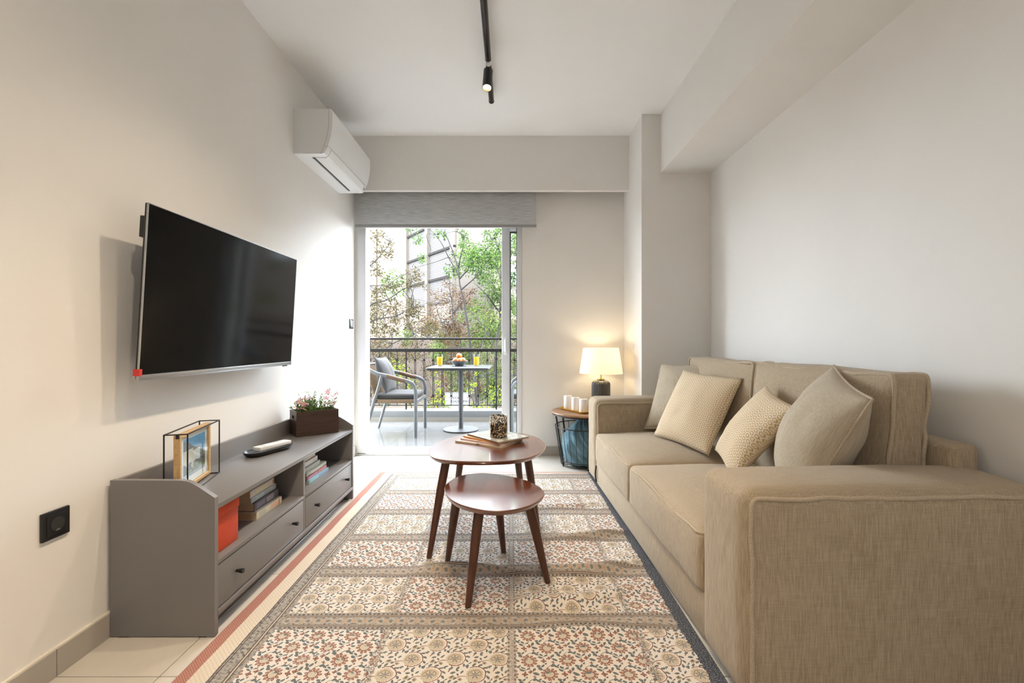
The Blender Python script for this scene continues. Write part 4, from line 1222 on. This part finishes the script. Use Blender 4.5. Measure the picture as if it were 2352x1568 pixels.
curls(bm_, .640, 1); curls(bm_, .186, -1)
bal0 = bm_.build('baluster', I_, rl, 60, fix=False)
pst = MB(); pst.tube([(0, 0, 0), (0, 0, .756)], .0105, 10); curls(pst, .640, 1); curls(pst, .186, -1)
post0 = pst.build('post', I_, rl, 60, fix=False)
first_b, first_p = True, True
for k in range(-22, 27):
    x = k * .118
    if not (x0 < x < x1): continue
    if k % 10 == 0:
        if first_p: o = post0; first_p = False
        else: o = link('post', post0.data, None, rl)
    else:
        if first_b: o = bal0; first_b = False
        else: o = link('baluster', bal0.data, None, rl)
    o.location = (x, 0, 0)
for k in range(-4, 6):
    x = -.47 + k * 1.18 * .5
    if k % 2 == 0: b = MB(); b.tube([(x, 0, .797), (x, 0, .916)], .0055, 6); b.build('upper_rail_post', I_, rl, 60)

# bistro table
bt = empty('bistro_table', (-0.575, 5.30, 0), label='square grey bistro table with a round foot on the balcony', cat='table')
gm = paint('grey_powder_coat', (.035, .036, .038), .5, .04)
b = MB()
for s, z in ((.985, .712), (1.0, .722), (1.0, .738), (.992, .742)): pass
pl = [[(x * s, y * s, z) for x, y in rrect(.70, .70, .025, 4)] for s, z in ((.965, .712), (1.0, .726), (1.0, .737), (.992, .741))]
k = len(pl[0]); vs = [p for r_ in pl for p in r_]; fs = []
for i in range(len(pl) - 1):
    for j in range(k): fs.append((i*k + j, i*k + (j+1) % k, (i+1)*k + (j+1) % k, (i+1)*k + j))
fs.append(tuple(range(k))[::-1]); fs.append(tuple((len(pl)-1)*k + j for j in range(k)))
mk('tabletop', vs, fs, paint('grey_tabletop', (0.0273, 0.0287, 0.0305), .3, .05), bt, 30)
b = MB(); b.lathe([(0.0275, .014), (0.0275, .712)], 24); b.build('pole', gm, bt, 40)
b = MB(); b.lathe([(0.20, .005), (0.204, .009), (0.203, .015), (0.19, .018), (0.0, .020)], 48); b.build('foot_plate', gm, bt, 40)
b = MB()
for a in range(4): b.lathe([(0.012, 0), (0.012, .006)], 10, (0.16 * math.cos(a * PI/2 + .6), .16 * math.sin(a * PI/2 + .6), 0))
b.build('glides', M['black'], bt, 40)

# drinks and fruit on the bistro table
TZ = 0.7415
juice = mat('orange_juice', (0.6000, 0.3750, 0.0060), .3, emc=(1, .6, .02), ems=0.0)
tg = glass('thin_tumbler', (.96, .97, .96))
for x, y, lab in ((-.840, 5.43, 'glass of orange juice on the left of the fruit bowl'), (-.402, 5.41, 'glass of orange juice on the right of the fruit bowl')):
    g = empty('juice_glass', (x, y, TZ), label=lab, cat='glass', group='glasses of juice on the bistro table')
    b = MB(); b.lathe([(0.0, .0), (0.028, .0), (0.0305, .003), (0.0385, .138), (0.0365, .138), (0.029, .007), (0.0, .006)], 28); b.build('tumbler', tg, g, 40)
    b = MB(); b.lathe([(0.0, .0075), (0.0283, .0075), (0.0345, .104), (0.0, .104)], 28); b.build('juice', juice, g, 40)
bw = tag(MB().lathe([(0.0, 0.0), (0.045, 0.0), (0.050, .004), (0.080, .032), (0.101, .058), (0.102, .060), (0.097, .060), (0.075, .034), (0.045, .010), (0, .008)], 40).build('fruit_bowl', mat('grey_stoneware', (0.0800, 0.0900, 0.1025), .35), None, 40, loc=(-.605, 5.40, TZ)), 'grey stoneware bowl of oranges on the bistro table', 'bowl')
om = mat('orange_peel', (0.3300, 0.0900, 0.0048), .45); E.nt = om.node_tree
bump(om, noise_tex(coords('Object'), 320, 2), .15, .001)
leaves = ((-.055, -.035, .060, 'orange at the front left of the fruit bowl'), (.012, -.060, .058, 'orange at the front of the fruit bowl'), (.062, -.022, .060, 'orange at the right of the fruit bowl'), (.030, .048, .060, 'orange at the back right of the fruit bowl'), (-.040, .042, .060, 'orange at the back left of the fruit bowl'), (-.002, -.008, .112, 'orange on top of the pile in the fruit bowl'))
for x, y, z, lab in leaves:
    o = MB().sphere((0, 0, 0), .034, 18, 12, (1, 1, .94)).build('orange', om, None, 180, loc=(-.605 + x * .74, 5.40 + y * .74, TZ + z + .006))
    tag(o, lab, 'orange', 'oranges in the bowl')
    b = MB(); b.lathe([(0.0, .0315), (.004, .0318), (.003, .0335), (0, .034)], 6); b.build('stem_end', mat('stem_green', (.10, .14, .04), .7), o)

# garden chairs
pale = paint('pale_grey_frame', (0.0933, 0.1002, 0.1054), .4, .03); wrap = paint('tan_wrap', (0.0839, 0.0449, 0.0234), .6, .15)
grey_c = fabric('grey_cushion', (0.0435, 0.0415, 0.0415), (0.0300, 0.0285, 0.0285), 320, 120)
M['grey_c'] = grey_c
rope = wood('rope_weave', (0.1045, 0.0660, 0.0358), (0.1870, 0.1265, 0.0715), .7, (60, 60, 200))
def garden_chair(label):
    c = empty('garden_chair', (0, 0, 0), label=label, cat='chair', group='chairs at the bistro table')
    # local +x is forward; origin midway between the feet
    for sy in (-.27, .27):
        arm = smooth_path([(.27, sy, 0), (.27, sy, .42), (.268, sy, .50), (.245, sy, .565), (.19, sy, .600), (.10, sy, .620), (-.04, sy, .660), (-.16, sy, .690), (-.245, sy, .735)], 5)
        b = MB(); b.tube(arm, .0175, 10, flat=(1.15, .75)); b.build('arm_and_front_leg', pale, c, 60)
        b = MB(); b.tube([(-.095, sy, .668), (-.125, sy, .55), (-.165, sy, .42)], [.016, .017, .017], 8); b.build('arm_post', pale, c, 60)
        b = MB(); b.tube([(-.165, sy, .43), (-.20, sy, .30), (-.285, sy, 0)], [.018, .018, .015], 8); b.build('rear_leg', pale, c, 60)
        wp = [p for p in arm if -.045 < p.x < .165 and p.z > .58]
        b = MB(); b.tube(wp, .0205, 10, flat=(1.15, .80)); b.build('arm_wrap', wrap, c, 60)
    b = MB(); b.tube(smooth_path([(-.245, -.27, .735), (-.285, -.20, .765), (-.30, 0, .775), (-.285, .20, .765), (-.245, .27, .735)], 5), .0165, 10); b.build('top_rail', pale, c, 60)
    box('seat_frame', (-.18, -.262, .365), (.265, .262, .405), rope, c, .006)
    box('front_rail', (.255, -.262, .365), (.285, .262, .400), pale, c, .004)
    for i in range(11):
        yy = -.22 + .044 * i
        b = MB(); b.tube([(-.168, yy, .40), (-.235, yy, .58), (-.293 + .25 * yy * yy, yy, .765)], .012, 6, flat=(.5, 1.3)); b.build('back_strand', rope, c, 60)
    soft_box('seat_cushion', (-.165, -.245, .406), (.262, .245, .462), .02, grey_c, c, (0.004, 0.004, .010), 8, .002)
    return c
def copy_tree(o, parent=None):
    c = o.copy(); COL.objects.link(c); c.parent = parent
    for ch in o.children: copy_tree(ch, c)
    return c
ch1 = garden_chair('pale grey garden chair with tan armrests on the left of the bistro table')
ch2 = copy_tree(ch1)
ch2['label'] = 'pale grey garden chair seen through the door glass at the right of the bistro table'
ch1.location = (-1.285, 5.155, 0); ch2.location = (0.29, 5.20, 0); ch2.rotation_euler = (0, 0, PI)
def back_pillow(x, y, s, lab):
    e_ = (0, -s, 0)
    p = pillow('cushion', (x, y, .470), e_, (-.13 * s, 0, .40), .44, .40, .16, grey_c, lab, 'back cushions of the garden chairs', True, 7 + s, .05)
    return p
back_pillow(-1.345, 5.155, 1, 'grey back cushion standing on the left garden chair'); back_pillow(.35, 5.20, -1, 'grey back cushion standing on the right garden chair')

# ================================================================== OUTSIDE
gr = paint('dry_ground', (0.0360, 0.0261, 0.0165), .95, .2)
vs = []; fs = []; n = 40
for j in range(n + 1):
    for i in range(n + 1):
        x = -45 + 90 * i / n; y = 6.1 + 75 * (j / n) ** 1.6
        vs.append((x, y, -1.35 + .35 * noise.noise(Vector((x * .25, y * .25, 0))) + .012 * max(0, y - 9)))
for j in range(n):
    for i in range(n): a = j * (n + 1) + i; fs.append((a, a + 1, a + n + 2, a + n + 1))
struct(mk('ground', vs, fs, gr, None, 180))

# building far behind the trees: receding facade with brick infill between concrete piers
bd = empty('apartment_building', (-5.3, 42.0, -1.3), math.atan2(1, -0.7), label='tall pale building with grey brick infill panels behind the trees', cat='building')
plaster = paint('sunlit_plaster', (0.0673, 0.0561, 0.0457), .9, .06); concrete = paint('pale_concrete', (0.0628, 0.0547, 0.0480), .9, .06)
def far_brick():
    m = mat('grey_brick', (.40, .36, .34), .9); E.nt = m.node_tree
    bt_ = m.node_tree.nodes.new('ShaderNodeTexBrick'); m.node_tree.links.new(coords('Object', (1, 1, 1), (PI/2, 0, 0)), bt_.inputs[0])
    bt_.inputs['Color1'].default_value = (0.0432, 0.0396, 0.0384, 1); bt_.inputs['Color2'].default_value = (0.0348, 0.0318, 0.0306, 1); bt_.inputs['Mortar'].default_value = (0.0180, 0.0168, 0.0156, 1)
    bt_.inputs['Scale'].default_value = 1.0; bt_.inputs['Brick Width'].default_value = .9; bt_.inputs['Row Height'].default_value = .20; bt_.inputs['Mortar Size'].default_value = .035
    base(m, bt_.outputs[0]); return m
fb = far_brick()
U = 1.2207   # metres along the facade per metre of depth
tA, t98, t934, t87 = 0.0, 4.66*U, 9.0*U, 16.6*U
# local x runs along the facade away from us, local y points into the building on its far side
box('wall', (-0.2, -9.0, 0), (t934, -.35, 18.0), concrete, bd)
box('plaster_wall', (t934, -9.0, 0), (t87 + 6, .10, 18.0), plaster, bd)
for (u0, u1) in ((0.35, t98 - .28), (t98 + .28, t934 - .05)):
    for (z0_, z1_) in ((1.5 + 4.6, 8.35), (8.6, 11.05), (11.3, 13.9), (14.1, 16.8)):
        box('brick_panel', (u0, -.34, z0_), (u1, -.16, z1_), fb, bd)
for zz in (8.35, 11.05, 13.9):
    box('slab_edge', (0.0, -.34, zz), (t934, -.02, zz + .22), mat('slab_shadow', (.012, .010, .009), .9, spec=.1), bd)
for uu in (0.0, t98 - .28):
    box('pier', (uu, -.34, 0), (uu + (.35 if uu == 0 else .56), .12, 18.0), concrete, bd)
box('downpipe', (t87 + .2, .10, 0), (t87 + .5, .3, 18), plaster, bd)
# second pale block to the right and a low garden wall
b2 = empty('neighbour_building', (9.0, 34.0, -1.3), 0, label='plain cream apartment block behind the green trees on the right', cat='building')
box('wall', (-10.2, 0, 0), (14, 9, 9.4), plaster, b2)
for i in range(6):
    for j in range(1):
        wv = box('window', (-9.0 + i * 3.6, -.03, 6.5 + j * 3.2), (-7.8 + i * 3.6, .02, 8.2 + j * 3.2), concrete, b2); box('pane', (-.5, -.035, -.75), (.5, -.028, .75), mat('far_glass', (.25, .28, .32), .1), wv)
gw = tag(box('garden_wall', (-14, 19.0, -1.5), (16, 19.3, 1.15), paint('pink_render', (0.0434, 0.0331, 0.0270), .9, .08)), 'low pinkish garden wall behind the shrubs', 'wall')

GREEN = [ (-0.63,9.19,2.66,0.23), (-0.48,9.55,2.88,0.27), (-0.78,9.34,2.78,0.2), (-0.37,9.62,2.68,0.22), (-0.98,9.65,3.24,0.14), (-0.95,8.98,2.94,0.09), (-1.4,8.92,3.15,0.1), (-1.42,9.9,3.34,0.08), (-0.39,9.21,3.11,0.12), (-0.24,9.18,3.24,0.14), (-0.52,10.09,3.44,0.1), (-0.65,9.46,2.33,0.14), (-0.42,9.9,2.32,0.19), (-0.88,9.47,2.59,0.12), (-1.2,9.67,2.87,0.09), (-0.23,9.08,2.89,0.14), (-1.04,9.66,3.36,0.07), (0.19,9.94,2.88,0.25), (0.12,9.53,3.21,0.18), (0.07,9.79,2.38,0.19), (-0.62,9.71,2.53,0.17), (-0.27,8.98,2.7,0.12) ]
GREEN2 = [ (-0.91,10.96,1.75,0.21), (-1.14,10.66,1.6,0.12), (-0.6,10.14,1.77,0.21), (-0.39,9.66,1.48,0.24), (-0.77,11.16,1.39,0.28), (-0.32,10.45,1.97,0.2), (-0.46,10.89,1.18,0.29), (-0.82,11.18,1.02,0.24), (-0.28,10.89,1.28,0.21), (-0.34,11.26,0.86,0.28), (-0.61,10.31,0.67,0.2), (-0.23,11.04,0.33,0.27), (-0.42,10.4,0.07,0.24), (-0.78,11.28,0.21,0.17), (0.09,11.18,1.93,0.26), (0.12,9.78,1.25,0.26), (0.17,9.84,0.6,0.24), (0.12,9.99,-0.08,0.25), (-0.56,11.34,-0.36,0.22), (-0.22,10.39,-0.37,0.22), (-0.64,10.73,2.15,0.14), (-0.36,10.14,2.18,0.14), (-0.12,10.51,2.38,0.18), (-0.81,10.29,1.96,0.08) ]
DRY = [ (-1.6,11.76,2.54,0.14), (-1.53,12.14,2.33,0.21), (-1.72,12.13,2.12,0.19), (-1.48,12.65,2.17,0.19), (-1.61,12.29,1.88,0.24), (-1.36,12.69,1.99,0.17), (-1.83,12.57,1.62,0.22), (-1.55,12.79,1.59,0.27), (-2.02,12.27,1.49,0.12), (-1.14,11.46,1.49,0.18), (-1.71,12.58,1.26,0.26), (-1.43,12.74,1.18,0.27), (-1.96,12.65,1.14,0.17), (-1.07,12.11,1.25,0.16), (-1.56,12.34,0.84,0.26), (-1.18,11.54,0.69,0.22), (-1.88,12.53,0.69,0.17), (-0.95,12.12,0.5,0.21), (-1.36,11.66,0.35,0.25), (-1.05,11.3,0.15,0.24), (-1.71,12.57,-0,0.22), (-0.88,12.78,-0.21,0.22), (-1.22,11.34,-0.23,0.2), (-2.23,12.48,2.03,0.07), (-0.99,11.86,2.32,0.14), (-1.06,11.44,2.06,0.13) ]
OLIVE = [ (-2.44,8.21,2.91,0.13), (-2.48,8.88,3.12,0.08), (-2.39,9.02,3,0.1), (-2.05,7.86,2.6,0.08), (-2.5,8.66,2.74,0.12), (-2.14,7.86,2.53,0.11), (-2.65,8.81,2.58,0.1), (-2.47,8.26,2.31,0.11), (-2.59,9.03,2.38,0.1), (-2.48,9.17,2.21,0.12), (-2.38,8.51,2,0.11), (-2.35,9.2,2.1,0.11), (-1.99,8.23,2.05,0.06), (-1.72,7.91,2.08,0.08), (-1.79,8.64,2.37,0.06), (-1.58,7.84,2,0.05), (-1.83,8.08,2.07,0.06), (-1.86,8.37,1.98,0.06), (-1.63,8.65,2.06,0.05), (-2.38,8.02,1.87,0.12), (-2.05,7.86,1.74,0.09), (-2.22,9.01,1.75,0.1), (-1.83,8.24,1.77,0.07), (-2.64,9.14,1.76,0.14), (-2.44,9.06,1.63,0.14), (-2.49,8.33,1.5,0.13), (-2.12,8.44,1.48,0.11), (-1.89,8.53,1.59,0.08), (-2.43,8.7,1.35,0.15), (-2.21,8.63,1.23,0.13), (-2.56,8.58,1.23,0.11), (-1.92,8.67,1.33,0.1), (-1.94,9.12,1.13,0.09), (-1.97,8.51,0.98,0.1), (-2.43,8.4,0.98,0.11), (-2.33,8.81,0.79,0.12), (-1.65,8.13,0.79,0.07), (-1.98,8.22,0.63,0.09) ]
LIME = [ (-1.79,7.98,0.3,0.08), (-1.63,7.62,0.18,0.09), (-1.73,7.64,0.04,0.1), (-1.5,7.21,0.06,0.08), (-1.22,7.53,0.35,0.06), (-1.2,7.66,0.18,0.09), (-1.06,7.22,0.08,0.09), (-1.28,7.69,-0.01,0.1), (-1.27,7.71,0.48,0.04), (-0.6,7.25,0.36,0.07), (-0.57,7.7,0.46,0.05), (-0.67,7.57,0.19,0.06), (-1.39,7.74,-0.07,0.07), (-1.02,7.48,-0.05,0.07), (-0.82,7.77,-0.11,0.07), (-0.61,7.79,-0.07,0.09), (-0.43,7.22,-0.02,0.08) ]
GREEN_B = [ [(-0.56,9.5,-1.66), (-0.79,9.5,0.61), (-0.95,9.5,1.75), (-1.04,9.5,2.2), (-1.09,9.5,2.57)], [(-1.05,9.5,2.34), (-1.3,9.6,2.81), (-1.47,9.6,3.13), (-1.58,9.6,3.29)], [(-1.09,9.5,2.57), (-0.99,9.4,2.91), (-0.95,9.4,3.22)], [(-1.05,9.5,2.34), (-0.81,9.7,2.69), (-0.58,9.7,2.88), (-0.4,9.6,3.18)], [(-1.09,9.5,2.57), (-1.21,9.6,2.95), (-1.34,9.6,3.23), (-1.38,9.6,3.36)], [(-1.02,9.5,2.11), (-0.75,9.3,2.31), (-0.46,9.3,2.67), (-0.24,9.3,2.93)], [(-0.79,9.5,0.61), (-0.2,9.7,1.81), (0.17,9.7,2.74)] ]
GREEN2_B = [ [(-0.42,10.5,-1.94), (-0.36,10.5,-0.14), (-0.32,10.5,0.87), (-0.22,10.5,1.67), (-0.21,10.5,2.48), (-0.22,10.5,2.98), (-0.36,10.5,3.48)], [(-0.21,10.5,2.48), (-0.45,10.7,3.02), (-0.69,10.7,3.32)], [(-0.22,10.5,1.67), (-0.51,10.3,2.06), (-0.81,10.3,2.35)], [(-0.32,10.5,0.87), (-0.63,10.7,1.38), (-0.94,10.7,1.74)], [(-0.22,10.5,1.67), (0.08,10.7,2.5), (0.2,10.7,3.32)], [(-0.36,10.5,-0.14), (-0.72,10.5,0.47), (-0.95,10.8,0.86)] ]
DRY_B = [ [(-1.29,12,-2.14), (-1.34,12,-0.3), (-1.46,12,0.85), (-1.52,12,1.76), (-1.61,12,2.68)], [(-1.46,12,0.85), (-1.83,12.2,1.54), (-2.01,12.2,2.01), (-2.18,12.2,2.07)], [(-1.52,12,1.76), (-1.21,11.8,2.09), (-0.98,11.8,2.37)], [(-1.34,12,-0.3), (-1.02,12.2,0.49), (-0.93,12.2,1.19)], [(-1.34,12,-0.3), (-1.77,12.2,0.49), (-2.01,12.2,1.19)] ]
OLIVE_B = [ [(-3.03,8.5,-1.38), (-2.93,8.5,0.09), (-2.9,8.5,1.23), (-2.93,8.5,2.12), (-2.86,8.5,3.01), (-2.7,8.5,3.34)], [(-2.9,8.5,1.23), (-2.62,8.5,1.7), (-2.29,8.5,1.81), (-2.01,8.5,2), (-1.71,8.5,2.12)], [(-2.93,8.5,2.12), (-2.65,8.6,2.46), (-2.4,8.6,2.71), (-2.24,8.6,2.91)], [(-2.9,8.5,1.23), (-2.48,8.3,1.42), (-2.08,8.3,1.5), (-1.8,8.3,1.66)], [(-2.93,8.5,0.09), (-2.6,8.7,0.65), (-2.26,8.7,0.98), (-1.85,8.7,1.15)], [(-2.93,8.5,2.12), (-2.72,8.7,2.1), (-2.35,8.7,2.1)], [(-2.93,8.5,0.09), (-2.35,8.4,0.5), (-1.95,8.4,0.66), (-1.69,8.4,0.8)] ]
LIME_B = [ [(-1.65,7.6,-0.61), (-1.65,7.6,-0.03), (-1.69,7.6,0.33)], [(-1.21,7.6,-0.61), (-1.21,7.6,-0.03), (-1.24,7.6,0.48)], [(-0.61,7.6,-0.61), (-0.61,7.6,-0.03), (-0.6,7.6,0.44)] ]

rnd = random.Random(11)
def leaf_quad(b, p, size, rnd, asp=.42):
    d_ = Vector((rnd.gauss(0, 1), rnd.gauss(0, 1), rnd.gauss(-.2, .7))).normalized()
    s_ = d_.cross(Vector((rnd.gauss(0, 1), rnd.gauss(0, 1), rnd.gauss(.8, 1)))).normalized() * size * asp / 2
    p = Vector(p); q = p + d_ * size * .5; e_ = p + d_ * size
    up = s_.cross(d_).normalized() * size * .06
    b += [(p, q - s_ + up, e_, q + s_ + up)]
def tree(name, label, cat, clusters, branches, bark, leaf, dens, size, r0, extra=0, spread=(2.0, .8, 1.2), asp=.42, group=None):
    base_pt = Vector(branches[0][0])
    t = empty(name, base_pt, label=label, cat=cat, group=group)
    mb = MB()
    for k, br in enumerate(branches):
        pts = smooth_path([Vector(p) - base_pt for p in br], 5)
        pts = [p + Vector((noise.noise(p * 3) * .02, noise.noise(p * 3 + Vector((5, 0, 0))) * .02, 0)) for p in pts]
        ra = r0 * (1 if k == 0 else .5)
        mb.tube(pts, [ra * (1 - .75 * i / (len(pts) - 1)) for i in range(len(pts))], 7)
    cs = list(clusters)
    cm = [sum(c[i] for c in cs) / len(cs) for i in range(3)]
    for i in range(extra):
        cs.append((cm[0] + rnd.gauss(0, spread[0]), cm[1] + abs(rnd.gauss(0, spread[1])) + .3, cm[2] + rnd.gauss(0, spread[2]), rnd.uniform(.12, .3)))
    lv = []
    anchors = [Vector(p) for br in branches for p in br]
    for (x, y, z, r) in cs:
        c = Vector((x, y, z))
        a = min(anchors, key=lambda q: (q - c).length)
        ln_ = (a - c).length
        if ln_ > .05:
            w1 = a.lerp(c, .35) + Vector((rnd.uniform(-.12, .12), rnd.uniform(-.08, .08), rnd.uniform(-.02, .16))) * ln_
            w2 = a.lerp(c, .70) + Vector((rnd.uniform(-.12, .12), rnd.uniform(-.08, .08), rnd.uniform(.0, .16))) * ln_
            pts = smooth_path([p - base_pt for p in (a, w1, w2, c)], 4)
            mb.tube(pts, [.0075 - .0045 * i_ / (len(pts) - 1) for i_ in range(len(pts))], 5)
        nn = int(dens * (r / .2) ** 2) + 6
        for i in range(nn):
            v = Vector((rnd.gauss(0, 1), rnd.gauss(0, 1), rnd.gauss(0, 1)))
            v = v.normalized() * r * 1.15 * rnd.random() ** .5
            leaf_quad(lv, c + v - base_pt, size * rnd.uniform(.6, 1.25), rnd, asp)
        for i in range(4):
            v = Vector((rnd.gauss(0, 1), rnd.gauss(0, 1), rnd.gauss(0, .8))).normalized() * r
            mb.tube([c - base_pt, c + v - base_pt], .003, 3)
    mb.build('branches', bark, t, 180, fix=False)
    vs = [p for q in lv for p in q]; fs = [(4*i, 4*i+1, 4*i+2, 4*i+3) for i in range(len(lv))]
    tag(mk('foliage', vs, fs, leaf, t), kind='stuff')
    return t
bark = paint('grey_bark', (0.0053, 0.0045, 0.0039), .9, .2); bark2 = paint('pale_bark', (0.0132, 0.0112, 0.0091), .9, .2)
GT = 'trees and shrubs outside the balcony'
tree('green_tree', 'slender tree with bright green leaves nearest the right of the door view', 'tree', GREEN, GREEN_B, bark, leaf_mat('green_leaves', [(0, (0.0089, 0.0228, 0.0060)), (.45, (0.0268, 0.0636, 0.0089)), (1, (0.0756, 0.1233, 0.0239))], .5), 230, .062, .034, 26, (1.3, .8, .8), group=GT)
tree('green_tree', 'leafy green tree with a pale trunk behind the slender one', 'tree', GREEN2, GREEN2_B, bark2, leaf_mat('green_leaves_b', [(0, (0.0139, 0.0268, 0.0080)), (.4, (0.0428, 0.0756, 0.0159)), (1, (0.1123, 0.1472, 0.0378))], .5), 250, .062, .05, 30, (1.6, 1.0, 1.0), group=GT)
tree('dry_shrub', 'tall shrub with dry rust-brown leaves in the middle of the view', 'shrub', DRY, DRY_B, bark, leaf_mat('dry_leaves', [(0, (0.0206, 0.0092, 0.0046)), (.4, (0.0534, 0.0267, 0.0130)), (.8, (0.0861, 0.0534, 0.0290)), (1, (0.0512, 0.0580, 0.0168))], .4), 190, .058, .03, 34, (1.3, .8, .8), group=GT)
tree('olive_brown_tree', 'tree with olive brown leaves reaching in from the left of the balcony', 'tree', OLIVE, OLIVE_B, bark2, leaf_mat('olive_leaves', [(0, (0.0229, 0.0153, 0.0061)), (.4, (0.0450, 0.0351, 0.0122)), (.8, (0.0739, 0.0580, 0.0267)), (1, (0.0290, 0.0351, 0.0092))], .45), 190, .058, .04, 8, (.8, .8, .8), group=GT)
tree('lime_shrub', 'low yellow-green shrub just behind the balcony railing', 'shrub', LIME, LIME_B, bark, leaf_mat('lime_leaves', [(0, (0.0538, 0.0952, 0.0070)), (.5, (0.1217, 0.1693, 0.0101)), (1, (0.2028, 0.2301, 0.0273))], .5), 170, .042, .012, 10, (1.6, .4, .25), .7, group=GT)

hr = random.Random(21)
HEDGE = [(hr.uniform(-6.5, 1.5), hr.uniform(15.0, 17.6), hr.uniform(-.9, 1.7), hr.uniform(.22, .48)) for i in range(64)]
HEDGE_B = [[(-2.4, 16.4, -1.4), (-2.4, 16.3, -.2), (-2.5, 16.3, .9)]] + [[(-2.4, 16.4, -1.2), (-2.4 + dx_ * .5, 16.3, -.7), (-2.4 + dx_, 16.3, hr.uniform(-.2, .8))] for dx_ in (-3.6, -2.6, -1.7, -.8, .8, 1.7, 2.6, 3.5)]
tree('mixed_hedge', 'wide tangled hedge of brown and olive leaves before the garden wall', 'hedge', HEDGE, HEDGE_B, bark, leaf_mat('hedge_leaves', [(0, (.016, .008, .004)), (.3, (.045, .026, .014)), (.55, (.075, .050, .028)), (.75, (.040, .045, .012)), (1, (.09, .085, .022))], .4), 85, .10, .03, group=GT)

# white notice board in the garden
sg = empty('notice_board', (-1.16, 10.0, -.55), label='white notice board with dark lettering in the garden behind the bistro table', cat='sign')
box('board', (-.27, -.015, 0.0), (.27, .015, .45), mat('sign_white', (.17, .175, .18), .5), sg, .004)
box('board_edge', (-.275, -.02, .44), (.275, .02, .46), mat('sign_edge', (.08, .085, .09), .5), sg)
for sx in (-.22, .22): box('post', (sx - .015, -.01, -1.0), (sx + .015, .01, 0.0), M['silver'], sg)
ink = mat('sign_ink', (.004, .004, .007), .9, spec=.1)
for s_, zz, sz, xx in (('LOOK', .345, .072, -.04), ('READY', .265, .072, -.04), ('MAY', .265, .072, .20), ('for rent', .085, .075, -.06)):
    text_mesh('lettering', s_, sz, ink, sg, (xx, -.0165, zz), (PI/2, 0, 0), .001)
